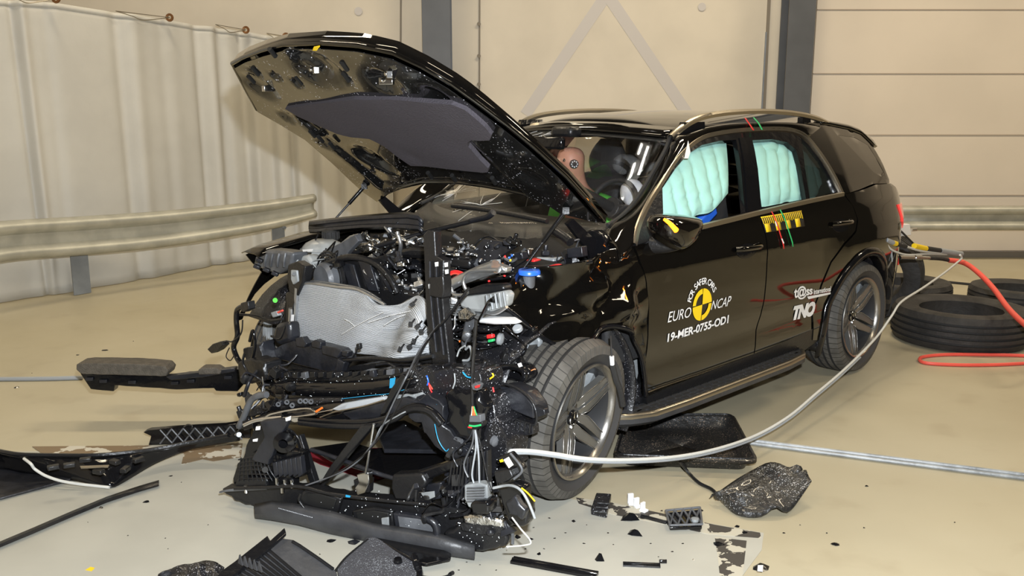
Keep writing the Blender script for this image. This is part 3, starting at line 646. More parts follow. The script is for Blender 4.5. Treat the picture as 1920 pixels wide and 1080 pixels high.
MB().prism([rows[0][i] for i in range(11)], LF * .006).build('mirror_glass', 'chrome', mir)
ip = [(1244, 413), (1252, 409), (1266, 421), (1273, 431), (1268, 436), (1256, 430)]
ipts = [S(px, py, mv + .085) for px, py in ip]
MB().tube([CW(S(1245, 411, mv + .085)), CW(S(1256, 419, mv + .098)), CW(S(1268, 432, mv + .105))], [.006, .013], 8).build('indicator_light', 'indicator', mir, ang=60)
pl = bpy.data.lights.new('indicator_glow', 'POINT'); pl.energy = 1.2; pl.color = (1, .28, .03); pl.shadow_soft_size = .02
po = bpy.data.objects.new('indicator_glow', pl); COL.objects.link(po); po.location = CW(S(1262, 424, mv + .16)); 
# ---- paper flag at the a pillar
MB().prism([CW(SB(*p, .035)) for p in ((1283, 297), (1290, 264), (1294, 285), (1290, 297))], LF * .002).build('paper_flag', 'white', car)
# ---- tow eye area: sill corner etc. underbody
MB().box(CW(-1.85, 0, .30), (2.9, 1.62, .10), Matrix.Rotation(math.atan2(FD.y, FD.x), 3, 'Z')).build('underbody', 'plastic', car, bev=.02)
MB().box(CW(-3.5, 0, .36), (.75, 1.2, .16), Matrix.Rotation(math.atan2(FD.y, FD.x), 3, 'Z')).build('underbody', 'plastic', car, bev=.02)
# ================================================================== WHEELS
def make_wheel_meshes():
    d = {}
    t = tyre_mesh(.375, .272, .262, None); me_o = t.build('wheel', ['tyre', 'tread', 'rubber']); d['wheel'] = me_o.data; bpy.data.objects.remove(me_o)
    rm = MB(); rm.lathe([(.262, .118), (.270, .122), (.268, .128), (.258, .127), (.250, .118), (.243, .10), (.236, .02), (.225, -.06), (.235, -.11), (.262, -.118), (.262, .118)], 80, None, [0, 0, 0, 0, 0, 1, 1, 1, 1, 1])
    o = rm.build('rim', ['rim', 'rimdark'], ang=30); d['rim'] = o.data; bpy.data.objects.remove(o)
    sp = MB()
    for k in range(5):
        for sg in (-1, 1):
            a = 2 * PI * k / 5
            def pt(r_, off, y): return V((r_ * math.cos(a) - off * math.sin(a), y, r_ * math.sin(a) + off * math.cos(a)))
            # each arm: from hub to rim, splaying
            A = [(.050, .007 * sg, .046 * sg, .055), (.10, .010 * sg, .058 * sg, .072), (.16, .011 * sg, .052 * sg, .088), (.20, .010 * sg, .047 * sg, .096), (.252, .008 * sg, .044 * sg, .106)]
            rws = [[pt(r_, o0, y), pt(r_, o1, y - .004), pt(r_ , o1, y - .035), pt(r_, o0, y - .04)] for r_, o0, o1, y in A]
            for q in rws: q.append(q[0])
            sp.grid(rws)
        a2 = 2 * PI * k / 5
        # thin groove web between arms
    sp.uv = {}
    sp.lathe([(.0, .048), (.05, .05), (.066, .046), (.075, .03), (.075, -.02)], 40)
    o = sp.build('spokes', 'rimface', ang=30); d['spokes'] = o.data; bpy.data.objects.remove(o)
    tr = MB()
    for k in range(5):
        a = 2 * PI * k / 5
        for sg in (-1, 1):
            def pt(r_, off, y): return V((r_ * math.cos(a) - off * math.sin(a), y, r_ * math.sin(a) + off * math.cos(a)))
            tr.grid([[pt(r_, o1 - .004 * sg, y + .0005), pt(r_, o1, y - .0015)] for r_, o1, y in ((.06, .048 * sg, .0575), (.10, .059 * sg, .074), (.16, .053 * sg, .09), (.20, .048 * sg, .098), (.252, .045 * sg, .108))])
            tr.grid([[pt(r_, o0 + .002 * sg, y + .0005), pt(r_, o0, y - .0005)] for r_, o0, y in ((.06, .007 * sg, .0575), (.10, .010 * sg, .074), (.16, .010 * sg, .09), (.20, .009 * sg, .098), (.252, .007 * sg, .108))])
    tr.uv = {}
    o = tr.build('spoke_edges', 'rim', solid=.002); d['spoke_edges'] = (o.data,); bpy.data.objects.remove(o)
    cpm = MB().lathe([(0, .062), (.030, .061), (.036, .055), (.037, .045)], 32)
    o = cpm.build('hub_cap', 'gloss'); d['hub_cap'] = o.data; bpy.data.objects.remove(o)
    st = MB().lathe([(.029, .062), (.031, .065), (.033, .062)], 32)
    for k in range(3):
        a = PI / 2 + 2 * PI * k / 3; u = V((math.cos(a), 0, math.sin(a))); p = V((-math.sin(a), 0, math.cos(a)))
        st.add([V((0, .064, 0)) + p * .005, V((0, .064, 0)) - p * .005, u * .029 + V((0, .064, 0)), V((0, .067, 0))], [(0, 2, 3), (1, 3, 2), (0, 3, 1)])
    st.uv = {}
    o = st.build('wheel_star', 'chrome'); d['wheel_star'] = o.data; bpy.data.objects.remove(o)
    br = MB().lathe([(.06, -.03), (.175, -.03), (.175, -.06), (.06, -.06), (.06, -.03)], 48)
    o = br.build('brake_disc', 'steel'); d['brake_disc'] = o.data; bpy.data.objects.remove(o)
    bc = MB().box((-.15, 0, .10), (.07, .09, .17), Matrix.Rotation(R(-35), 3, 'Y')); o = bc.build('brake_caliper', 'grey_part', bev=.01); d['brake_caliper'] = o.data; bpy.data.objects.remove(o)
    lb = MB().cyl(V((0, .044, 0)), V((0, .056, 0)), .010, n=6)
    o = lb.build('wheel_bolt', 'steel'); d['wheel_bolt'] = o.data; bpy.data.objects.remove(o)
    return d
WM = make_wheel_meshes()
def wheel(centre, steer, camber, spin, flip=False):
    m = Matrix.Translation(V(centre)) @ Matrix.Rotation(R(steer + (180 if flip else 0)), 4, 'Z') @ Matrix.Rotation(R(-camber), 4, 'X') @ Matrix.Rotation(R(spin), 4, 'Y')
    def mk(n, par):
        me = WM[n][0] if isinstance(WM[n], tuple) else WM[n]
        o = bpy.data.objects.new(n, me); COL.objects.link(o); o.parent = par; ROOT[o.name] = ROOT[car.name]
        if isinstance(WM[n], tuple): q = o.modifiers.new('s', 'SOLIDIFY'); q.thickness = .003; q.offset = 0
        return o
    t = mk('wheel', car); t.matrix_local = m
    for n in ('rim', 'spokes', 'spoke_edges', 'hub_cap', 'wheel_star', 'brake_disc', 'brake_caliper'): mk(n, t)
    for k in range(5): a = 2 * PI * (k + .5) / 5; mk('wheel_bolt', t).location = (.056 * math.cos(a), 0, .056 * math.sin(a))
    return t
wheel((-3.03, .835, .375), 0, -1, 10)
wheel((-3.03, -.835, .375), 0, -1, 20, True)
wheel((-.17, .905, .385), 11, 6, -4)
wheel((.02, -.83, .375), -4, -2, 50, True)
# ================================================================== HOOD
TH = R(37); HX0, HZ0 = -.55, 1.12; HC_, HS = math.cos(TH), math.sin(TH)
def H(px, py, d=0.0):       # pixel -> (s,t) on the hood plane, d metres below it
    n = FD * (-HS) + V((0, 0, HC_)); P0 = CW(HX0, 0, HZ0) - n * d; r = ray(px, py); P = CL(CP + r * ((P0 - CP).dot(n) / r.dot(n)))
    return ((P.x - HX0) * HC_ + (P.z - HZ0) * HS, P.y)
def HP(s, t, h):            # hood coordinates -> car: s along, t left, h up from plane
    return V((HX0 + s * HC_ - h * HS, t, HZ0 + s * HS + h * HC_))
hood_px = [(435, 120), (455, 109), (490, 96), (530, 85), (600, 82), (670, 87), (735, 100), (790, 126), (845, 158), (900, 198), (950, 236), (1000, 277), (1060, 332), (1098, 374), (1132, 416), (1112, 412), (1060, 398), (1037, 383), (981, 364), (935, 354), (906, 349), (860, 343), (790, 343), (750, 352), (727, 362), (708, 376), (680, 356), (620, 301), (570, 258), (524, 230), (480, 205), (462, 172)]
HO = [H(*p) for p in hood_px]
def crown(s, t): return .03 + .075 * (1 - min(1, (abs(t) / .95)) ** 2.2) - .10 * max(0, s - 1.1) ** 1.2 - .01 * math.cos(t * 4)
def conv(p, nrm=False):
    if nrm: return V((p.x * HC_ - p.y * HS, p.z, p.x * HS + p.y * HC_))
    return HP(p.x, p.z, p.y)
hood = sheet('hood', HO, [], lambda s, t: crown(s, t), 'paint', thick=.006, conv=conv, grid=.07)
dim = [(560, 102, .05, .03), (610, 125, .10, .035), (490, 160, .09, .03), (725, 150, .07, .03), (650, 145, .035, .03), (560, 150, .03, .03), (520, 138, .03, .03), (480, 132, .035, .02), (585, 128, .09, .03), (820, 180, .07, .02), (860, 215, .06, .02), (690, 300, .09, .04), (720, 318, .06, .04), (610, 265, .05, .02), (1000, 330, .07, .02), (880, 160, .04, .02), (540, 215, .05, .02)]
DM = [(*H(px, py), r_, d) for px, py, r_, d in dim]
def under(s, t):
    e = 0.
    for a, b, r_, d in DM: e += d * math.exp(-(((s - a) ** 2 + (t - b) ** 2) / (r_ * r_)) ** 2)
    e += .028 * (1 if .30 < s < 1.02 and abs(t) < .62 else 0) * min(1, max(0, (min(s - .30, 1.02 - s, .62 - abs(t)) / .05)))
    return -.012 + e + .006 * N3(s * 3, t * 3, 4)
cen = (sum(p[0] for p in HO) / len(HO), sum(p[1] for p in HO) / len(HO))
HI = [(lerp(cen[0], p[0], .975), lerp(cen[1], p[1], .975)) for p in HO]
hi = sheet('inner_panel', HI, [], under, 'paint_inner', parent=hood, thick=.004, conv=lambda p, nrm=False: conv(p, nrm), grid=.025)
# rim of the hood: a rolled tube edge
MB().tube([CW(HP(s, t, .004)) for s, t in HO + [HO[0]]], .011, 8, False).build('hood_flange', 'paint', hood, ang=70)
ring = HO + [HO[0]]
MB().grid([[CW(HP(s, t, crown(s, t) - .002)) for s, t in ring], [CW(HP(s, t, -.004)) for s, t in ring]]).build('hood_flange', 'paint', hood, solid=.006, ang=40)
felt_px = [(535, 203), (600, 193), (664, 184), (720, 185), (781, 189), (847, 195), (872, 205), (891, 220), (910, 237), (922, 252), (919, 261), (900, 262), (885, 261), (877, 266), (878, 274), (900, 300), (916, 315), (915, 322), (905, 323), (860, 317), (809, 312), (771, 309), (746, 293), (721, 274), (705, 266), (693, 260), (660, 256), (633, 249), (601, 236), (560, 218)]
HF = [H(*p, .03) for p in felt_px]
def feltf(s, t): return -.012 + .006 * N3(s * 4, t * 4, 9) + .008 * math.exp(-((s - .7) ** 2 + (t - .1) ** 2) / .004) + .006 * math.exp(-((s - .8) ** 2 + (t + .2) ** 2) / .002)
sheet('hood_insulation', HF, [], feltf, 'felt', parent=hood, thick=.022, conv=conv, grid=.04)
for px, py in ((592, 132), (503, 166), (725, 152), (733, 140)):
    s, t = H(px, py, .02); P = CW(HP(s, t, -.02)); MB().box(P, (.06, .025, .03), Matrix.Rotation(.5 + px, 3, 'Z')).cyl(P + FD * .03, P - FD * .03 + V((0, 0, .02)), .008).build('hood_latch', 'steel', hood, bev=.003)
for px, py in ((510, 100), (645, 125), (560, 152), (648, 146), (805, 330), (850, 335), (925, 340), (478, 135), (470, 150), (585, 252), (600, 262), (622, 275)):
    s, t = H(px, py, .02); 
    MB().tube([CW(HP(s - .025, t - .01, -.016)), CW(HP(s + .025, t + .01, -.016))], .011, 10, False).build('rubber_buffer', 'black', hood)
MB().prism([CW(HP(*H(*p), -.014)) for p in ((592, 84), (603, 82), (597, 90), (589, 90))], V((0, 0, .004))).build('tape_mark', 'yellow', hood)
# hinge arms
for s_ in (1, -1):
    MB().prism([CW(-.62, s_ * .74, 1.02), CW(-.56, s_ * .74, 1.12), CW(-.40, s_ * .73, 1.24), CW(-.36, s_ * .73, 1.22), CW(-.50, s_ * .74, 1.08), CW(-.54, s_ * .74, .98)], LF * .02).build('hood_hinge', 'gloss', car)
# gas struts
def strut(a, b, r0=.011, r1=.006):
    m_ = a.lerp(b, .55); u = MB().cyl(CW(a), CW(m_), r0, n=14).build('gas_strut', 'gloss', car); MB().cyl(CW(m_), CW(b), r1, n=12).build('piston_rod', 'plastic', u)
    MB().box(CW(a), (.03, .03, .03)).build('ball_joint', 'plastic', u)
s, t = H(688, 341); strut(HP(s, t, -.03), S(630, 409, -.78))
s, t = H(1066, 384); strut(HP(s, t, -.03), S(982, 503, .70))
# ================================================================== WINDSHIELD AND COWL
WB = WLp[:-1]
rows = []
for k in range(13):
    i = k / 12 * (len(WB) - 1); a = WB[min(int(i), len(WB) - 2)].lerp(WB[min(int(i) + 1, len(WB) - 1)], i - min(int(i), len(WB) - 2)); row = []
    if k == 12: a = V((-.60, .735, 1.12))
    for j in range(25):
        u = j / 12 - 1; bow = (1 - u * u); row.append(V((a.x + bow * lerp(.10, .20, k / 12), a.y * u, a.z + bow * lerp(.03, -.02, k / 12))))
    rows.append(row)
ws = MB().grid([[CW(p) for p in r_] for r_ in rows]).build('windshield', 'glass', car, solid=.005, ang=180)
def wsp(u, k):   # point on the windshield
    i = max(0, min(11, int(k))); j = max(0, min(23, int((u + 1) * 12))); f, g = k - i, (u + 1) * 12 - j
    return rows[i][j].lerp(rows[i][j+1], g).lerp(rows[i+1][j].lerp(rows[i+1][j+1], g), f)
# cracks
random.seed(3); cr = MB()
for (u0, k0, n) in ((-.72, 1.6, 22), (-.35, .8, 9), (-.75, 8.5, 16), (-.2, 9.5, 14), (-.5, 4, 8)):
    for q in range(n):
        a = random.uniform(0, 2 * PI); L = random.uniform(.12, .5); pts = []; u, k = u0, k0
        for st in range(5):
            pts.append(CW(wsp(max(-.98, min(.98, u)), max(.05, min(11.9, k))) + V((.003, 0, .003)))); a += random.uniform(-.35, .35); u += math.cos(a) * L * .2; k += math.sin(a) * L * 1.3
        cr.tube(pts, .0011, 3, False)
cr.build('crack', 'white', ws, ang=180)
MB().grid([[CW(wsp(u / 12, k) + V((-.004, 0, -.004))) for u in range(-12, 13)] for k in (0, .25, .5)]).build('glass_border', 'black', ws, solid=.002, ang=180)
MB().grid([[CW(wsp(u / 12, k) + V((-.004, 0, -.004))) for u in range(-12, 13)] for k in (11, 11.5, 12)]).build('glass_border', 'black', ws, solid=.002, ang=180)
hb = [[CW(wsp(u / 12, 0) + V((o, 0, h))) for u in range(-12, 13)] for o, h in ((0.004, .004), (-.03, .028), (-.09, .05))]
MB().grid(hb).build('roof_header', 'paint', car, solid=.012, ang=180)
MB().box(CW(X(1062, 247, -1.13)), (.10, .16, .06), mm).build('mirror_housing', 'plastic', car, bev=.02)
MB().box(CW(X(1028, 268, -1.05)), (.04, .24, .07), mm).build('rear_view_mirror', 'gloss', car, bev=.015)
# cowl panel, firewall, weather strip
cw = []
for x, z in ((-.60, 1.10), (-.48, 1.07), (-.40, 1.02), (-.30, 1.02), (-.24, .99), (-.23, .90)):
    cw.append([CW(x + .16 * (1 - (y / 12) ** 2) * (1 if x < -.3 else .6), y / 12 * .74, z + .012 * math.sin(y * .9 + x * 20)) for y in range(-12, 13)])
MB().grid(cw).build('cowl_panel', 'mattblack', car, solid=.015, ang=50, bev=.002)
MB().box(CW(-.62, 0, .72), (.06, 1.40, .62), mm).build('firewall', 'plastic', car, bev=.02)
# wipers
def wiper(pts, blade, r=.008):
    a_ = MB().tube([CW(p) for p in pts], r, 8).build('wiper_arm', 'plastic', car, ang=60)
    if blade: MB().tube([CW(p) for p in blade], .006, 6).build('wiper_blade', 'rubber', a_, ang=60)
MB().tube([CW(X(*p, -.30)) for p in ((925, 398), (915, 406), (900, 410), (875, 416), (850, 424))], [.018, .012], 8).build('wiper_arm', 'slate', car, ang=60)
MB().tube([CW(X(*p, u)) for p, u in (((880, 416), -.25), ((800, 435), -.15), (((720), 458), -.02), ((630, 484), .1))], .012, 8).build('wiper_blade', 'plastic', car, ang=60)
wiper([X(848, 386, -.5), X(900, 392, -.5), X(960, 402, -.45), X(1026, 415, -.4)], None, .013)
wiper([X(1040, 432, -.35), X(1060, 445, -.33), X(1070, 454, -.32)], None, .022)
MB().tube([CW(X(*p, -.62)) for p in ((858, 386), (900, 387), (960, 400), (1000, 408))], .008, 6).build('wiper_blade', 'rubber', car)
# ================================================================== INTERIOR
def seat(x, y):
    st = MB(); st.box(CW(x + .22, y, .68), (.52, .50, .16), mm)
    o = st.build('seat', 'leather', car, bev=.05)
    rt = mm @ Matrix.Rotation(R(-14), 3, 'Y')
    MB().box(CW(x - .12, y, 1.02), (.16, .48, .62), rt, .8).build('seat_back', 'leather', o, bev=.06)
    hd = MB(); rws = []
    for k in range(7):
        h = k / 6; wd = .14 * math.sin(PI * (.25 + .6 * h)) + .01; dp_ = .055 * math.sin(PI * (.2 + .65 * h)) + .01
        rws.append([CW(x - .21 - .04 * h + dp_ * math.cos(t), y + wd * math.sin(t), 1.31 + .23 * h) for t in [2 * PI * q / 16 for q in range(17)]])
    rws = [[sum(rws[0], V()) / 17] * 17] + rws + [[sum(rws[-1], V()) / 17] * 17]
    MB().grid(rws).build('headrest', 'leather', o, ang=180)
    for dy in (-.05, .05): MB().cyl(CW(x - .2, y + dy, 1.25), CW(x - .215, y + dy, 1.35), .006).build('headrest_post', 'steel', o)
seat(-1.75, .38); seat(-1.75, -.38); seat(-2.65, .40); seat(-2.65, -.40)
MB().box(CW(-.92, 0, 1.0), (.50, 1.36, .25), mm).build('dashboard', 'interior', car, bev=.06)
MB().box(CW(-1.5, 0, .62), (1.0, .22, .25), mm).build('centre_console', 'interior', car, bev=.03)
swc = X(1148, 390, -1.22); axd = (FD * .92 + V((0, 0, .38))).normalized(); q = axd.to_track_quat('Y', 'Z').to_matrix().to_4x4()
sw = MB().lathe([(.165 + .014 * math.cos(t), .016 * math.sin(t)) for t in [2 * PI * k / 10 for k in range(11)]], 40, Matrix.Translation(CW(swc)) @ q).build('steering_wheel', 'leather', car, ang=60)
MB().cyl(CW(swc) - axd * .03, CW(swc) + axd * .02, .06).box(CW(swc), (.30, .03, .05), mm @ Matrix.Rotation(PI/2, 3, 'Z')).cyl(CW(swc), CW(swc) + axd * .35, .03).build('steering_hub', 'leather', sw, bev=.005)
MB().lathe([(.030, -.034), (.033, -.036), (.036, -.034)], 24, Matrix.Translation(CW(swc)) @ q).build('steering_badge', 'chrome', sw)
def pillow(c, sx, sy, sz, rot, m, name, parent, sd=0):
    rws = []
    for i in range(13):
        a = -PI/2 + PI * i / 12
        rws.append([V(c) + rot @ V((sx * math.cos(a) * math.cos(b), sy * math.cos(a) * math.sin(b), sz * math.sin(a))) * (1 + .12 * noise.noise(V((math.cos(a) * math.cos(b) * 2 + sd, math.cos(a) * math.sin(b) * 2, math.sin(a) * 2)))) for b in [2 * PI * k / 20 for k in range(21)]])
    return MB().grid(rws).build(name, m, parent, ang=180)
pillow(CW(X(1186, 362, -1.45)), .06, .08, .08, mm, 'white_cloth', 'driver_airbag', car, 3)
# far side pillars seen through the glass are the mirrored frames; inner roof lining
MB().grid([[CW(x, y / 6 * .56, roof_z(x, y / 6 * .56) - .05) for y in range(-6, 7)] for x in (-1.35, -1.8, -2.3, -2.8, -3.3, -3.7)]).build('roof_lining', 'interior', car, solid=.01, ang=180)
for s_ in (1, -1):
    MB().prism([CW(-1.62, s_ * .60, 1.56), CW(-1.74, s_ * .60, 1.56), CW(-1.82, s_ * .68, .95), CW(-1.66, s_ * .68, .95)], LF * s_ * .03).build('inner_pillar', 'interior', car)
    MB().tube([CW(-1.70, s_ * .66, 1.50), CW(-1.66, s_ * .60, 1.3), CW(-1.55, s_ * .45, 1.0), CW(-1.5, s_ * .2, .72)], .012, 6).build('seat_belt', 'interior', car)
    MB().box(CW(-1.6, s_ * .86, .80), (2.2, .05, .55), mm).build('door_lining', 'interior', car, bev=.02)
# ================================================================== CURTAIN AIRBAGS
def curtain_bag(top, bot, v, lobes, name, side=1, amp=.05, m='airbag', seed=0):
    T = resample(spline([SB(*p, v - .87) for p in top], 5), 61); B = resample(spline([SB(*p, v - .87) for p in bot], 5), 61); fr = []; bk = []
    for i in range(25):
        h = i / 24; a = []; b_ = []
        for k in range(61):
            u = k / 60; p = T[k].lerp(B[k], h); ed = min(1, 5 * u, 5 * (1 - u)) ** .5 * min(1, 6 * (1 - h)) ** .5 * min(1, 3.0 * h + .35)
            lb = abs(math.sin(PI * (u * lobes + .15 * math.sin(h * 3 + seed)))) ** .6; wr = .010 * N3(p.x * 7, h * 6, seed) + .012 * N3(p.x * 16, h * 13, seed)
            th = (amp * (.45 + .75 * lb) + wr) * ed; yv = YS_(p.x, p.z) + v - .87; a.append(CW(p.x, side * (yv + th * .5), p.z)); b_.append(CW(p.x, side * (yv - th * .9), p.z))
        fr.append(a); bk.append(b_)
    g = MB().grid(fr + bk[::-1]); g.uv = {}; return g.build(name, m, car, ang=180)
curtain_bag([(1238, 352), (1262, 312), (1290, 283), (1320, 268), (1350, 262), (1361, 264)], [(1240, 412), (1262, 414), (1290, 418), (1305, 404), (1335, 396), (1365, 362)], .80, 6, 'curtain_airbag', seed=1)
curtain_bag([(1400, 256), (1440, 254), (1475, 257), (1496, 266), (1508, 290)], [(1424, 388), (1455, 386), (1475, 378), (1495, 383), (1519, 376)], .80, 5, 'curtain_airbag', seed=5)
curtain_bag([(1505, 282), (1515, 295), (1530, 318)], [(1515, 374), (1528, 370), (1537, 340)], .76, 2, 'curtain_airbag', seed=8)
pillow(CW(SB(1438, 281, -.095)), .15, .045, .06, mm, 'airbag', 'curtain_airbag', car, 7)
pillow(CW(SB(1480, 280, -.09)), .09, .04, .045, mm, 'white_cloth', 'airbag_fold', car, 9)
curtain_bag([(1238, 352), (1290, 283), (1361, 264)], [(1240, 412), (1290, 418), (1365, 375)], .80, 6, 'curtain_airbag', -1, seed=2) if False else None
MB().box(CW(S(1318, 412, .70)), (.24, .05, .08), mm @ Matrix.Rotation(.5, 3, 'Y')).build('blue_seat_cover', 'blue', car, bev=.02)
# ================================================================== DUMMY
dum = thing('crash_test_dummy', 'crash test dummy in a green shirt slumped in the far front seat', 'dummy', CW(-1.6, -.36, .76)); hd_ = CL(CP + ray(1072, 306) * 1.0)
hc = X(1066, 306, -1.30)
def skin(name, pts, edges, m, parent, sub=2):
    me = bpy.data.meshes.new(name); inv = ROOT[parent.name].inverted(); me.from_pydata([inv @ CW(p[0]) for p in pts], edges, []); me.materials.append(M[m])
    o = bpy.data.objects.new(name, me); COL.objects.link(o); o.parent = parent; ROOT[o.name] = ROOT[parent.name]
    q = o.modifiers.new('k', 'SKIN'); q.use_smooth_shade = True
    for i, p in enumerate(pts): me.skin_vertices[0].data[i].radius = (p[1], p[2] if len(p) > 2 else p[1])
    me.skin_vertices[0].data[0].use_root = True; q = o.modifiers.new('u', 'SUBSURF'); q.levels = sub; q.render_levels = sub; return o
hx, hy, hz = hc
body = skin('body', [((-1.62, -.38, .80), .13), ((-1.64, -.38, .98), .13), ((hx - .17, hy, hz - .30), .14, .11), ((hx - .09, hy, hz - .17), .06), ((hx - .06, hy, hz - .09), .062), ((hx - .02, hy, hz - .02), .085), ((hx - .02, hy, hz + .04), .092), ((hx - .02, hy, hz + .10), .06),
  ((hx - .16, hy + .19, hz - .28), .06), ((hx - .12, hy + .22, hz - .50), .045), ((hx + .10, hy + .18, hz - .58), .035), ((hx - .16, hy - .19, hz - .28), .06), ((hx - .12, hy - .22, hz - .50), .045), ((hx + .10, hy - .18, hz - .58), .035),
  ((-1.5, -.28, .76), .09), ((-1.15, -.26, .82), .07), ((-1.0, -.26, .48), .05), ((-1.5, -.48, .76), .09), ((-1.15, -.50, .82), .07), ((-1.0, -.50, .48), .05)],
  [(0, 1), (1, 2), (2, 3), (3, 4), (4, 5), (5, 6), (6, 7), (2, 8), (8, 9), (9, 10), (2, 11), (11, 12), (12, 13), (0, 14), (14, 15), (15, 16), (0, 17), (17, 18), (18, 19)], 'skin', dum)
skin('shirt', [((-1.63, -.38, .92), .13), ((-1.64, -.38, 1.0), .145), ((hx - .17, hy, hz - .29), .165, .135), ((hx - .12, hy, hz - .21), .09), ((hx - .16, hy + .20, hz - .27), .085), ((hx - .13, hy + .23, hz - .44), .065), ((hx - .16, hy - .20, hz - .27), .085), ((hx - .13, hy - .23, hz - .44), .065)], [(0, 1), (1, 2), (2, 3), (2, 4), (4, 5), (2, 6), (6, 7)], 'green', dum)
fx = hx + .075
MB().add([CW(fx - .01, hy - .012, hz + .02), CW(fx - .01, hy + .012, hz + .02), CW(fx + .018, hy - .014, hz - .015), CW(fx + .018, hy + .014, hz - .015), CW(fx - .005, hy, hz - .03)], [(0, 1, 3, 2), (2, 3, 4), (0, 2, 4), (1, 4, 3)]).build('nose', 'skin', dum)
for sy in (-1, 1):
    MB().lathe([(0, .006), (.008, .004), (.010, 0)], 12, Matrix.Translation(CW(fx - .004, hy + sy * .03, hz + .022)) @ (FD.to_track_quat('Y', 'Z').to_matrix().to_4x4())).build('eye', 'black', dum)
MB().box(CW(fx - .006, hy, hz - .05), (.006, .045, .006), mm).build('mouth', 'red', dum)
tp = CW(X(1076, 314, hx + .07)); dq = (CP - tp).normalized().to_track_quat('Y', 'Z').to_matrix().to_4x4(); side_d = (FD * .55 + LF * .83).normalized(); dq = side_d.to_track_quat('Y', 'Z').to_matrix().to_4x4()
tp = CW(hx + .035, hy + .075, hz + 0)
mk_ = MB().lathe([(0, .012), (.026, .012), (.027, .0), (.0, 0)], 28, Matrix.Translation(tp) @ dq).build('target_marker', 'black', dum)
for k in range(8): MB().lathe([(0, .0145), (.004, .0145), (.004, .012)], 8, Matrix.Translation(tp) @ dq @ Matrix.Translation((.017 * math.cos(k * PI/4), 0, .017 * math.sin(k * PI/4)))).build('marker_dot', 'white', mk_)

# fluorescent fixture of the hall whose mirror image lies on the windshield
def ws_hit(px, py):
    best = None
    for i in range(48):
        for j in range(96):
            u = j / 48 - 1; k = i / 4; p = CW(wsp(u, k)); d = p - CP; z = d.dot(FW); e = (960 + F * d.dot(RT) / z - px) ** 2 + (540 - F * d.dot(UP) / z - py) ** 2
            if best is None or e < best[0]: best = (e, u, k, p)
    e, u, k, p = best; a = CW(wsp(min(.99, u + .04), k)) - CW(wsp(max(-.99, u - .04), k)); b = CW(wsp(u, min(11.9, k + .5))) - CW(wsp(u, max(0, k - .5))); n = a.cross(b).normalized()
    d = (p - CP).normalized(); n = n if n.dot(d) < 0 else -n; r = d - n * 2 * d.dot(n); return p + r * ((6.1 - p.z) / r.z)
h1 = ws_hit(1212, 258); h2 = ws_hit(1198, 300); print('lamp hits', h1, h2)
if h1.z > 5 and abs(h1.x) < 12 and abs(h1.y) < 10:
    fx_ = thing('fluorescent_lamp', 'twin tube fluorescent lamp under the ceiling mirrored in the windshield', 'lamp', h1.lerp(h2, .5)); dl = (h2 - h1); L_ = min(4.0, dl.length); dl.normalize(); sd = V((-dl.y, dl.x, 0)); c = h1.lerp(h2, .5); c.z = 6.1
    M['tube'] = mat('fluorescent_tube', (1, 1, 1), .5, emit=(1, .95, .88), es=16)
    ang_ = math.atan2(dl.y, dl.x); MB().box(c + V((0, 0, .07)), (L_ + .1, .36, .06), Matrix.Rotation(ang_, 3, 'Z')).build('lamp_housing', 'white', fx_, bev=.01)
    for s_ in (-1, 1): MB().cyl(c + dl * L_ / 2 + sd * .09 * s_, c - dl * L_ / 2 + sd * .09 * s_, .03).build('fluorescent_tube', 'tube', fx_)
    for s_ in (-1, 1): MB().cyl(c + dl * L_ * .35 * s_ + V((0, 0, .1)), V((c.x + dl.x * L_ * .35 * s_, c.y + dl.y * L_ * .35 * s_, 6.6)), .008).build('hanger', 'steel', fx_)
# ================================================================== DECALS (on the doors)
def text_geo(s, shear=0, bold=0, spacing=1.0):
    c = bpy.data.curves.new('t', 'FONT'); c.body = s; c.size = 1; c.shear = shear; c.offset = bold; c.space_character = spacing; c.resolution_u = 4
    o = bpy.data.objects.new('t', c); COL.objects.link(o); bpy.context.view_layer.update()
    me = bpy.data.meshes.new_from_object(o.evaluated_get(bpy.context.evaluated_depsgraph_get())); vs = [v.co.copy() for v in me.vertices]; fs = [tuple(p.vertices) for p in me.polygons]
    bpy.data.objects.remove(o); bpy.data.curves.remove(c); bpy.data.meshes.remove(me); return vs, fs
def on_door(x, z, off): return CW(x, fn_body(x, z) + off, z)
def decal_text(s, quad, m, dr, name='lettering', shear=0, bold=0, off=.003, spacing=1.0, ref=None):
    vs, fs = text_geo(s, shear, bold, spacing); rv = text_geo(ref, shear, bold)[0] if ref else vs
    x0 = min(v.x for v in vs); x1 = max(v.x for v in vs); y0 = min(v.y for v in rv); y1 = max(v.y for v in rv)
    TL, TR, BR, BL = [SB(*q) for q in quad]; out = []
    for v in vs:
        a = (v.x - x0) / (x1 - x0); b = (v.y - y0) / (y1 - y0); p = BL.lerp(BR, a).lerp(TL.lerp(TR, a), b); out.append(on_door(p.x, p.z, off))
    mb = MB().add(out, fs); return mb.build(name, m, dr, ang=180)
decal_text('EURO', [(1253, 585), (1296, 575), (1294, 594), (1251, 605)], 'white', FDOOR, shear=.15)
decal_text('NCAP', [(1335, 564), (1371, 554), (1368, 573), (1332, 581)], 'white', FDOOR, shear=.15)
decal_text('19-MER-0755-OD1', [(1252, 625.5), (1366, 590), (1365, 606), (1251, 642)], 'white', FDOOR, bold=.032)
ec = SB(1316, 571); ER = .084; ecx, ecz = ec.x, ec.z
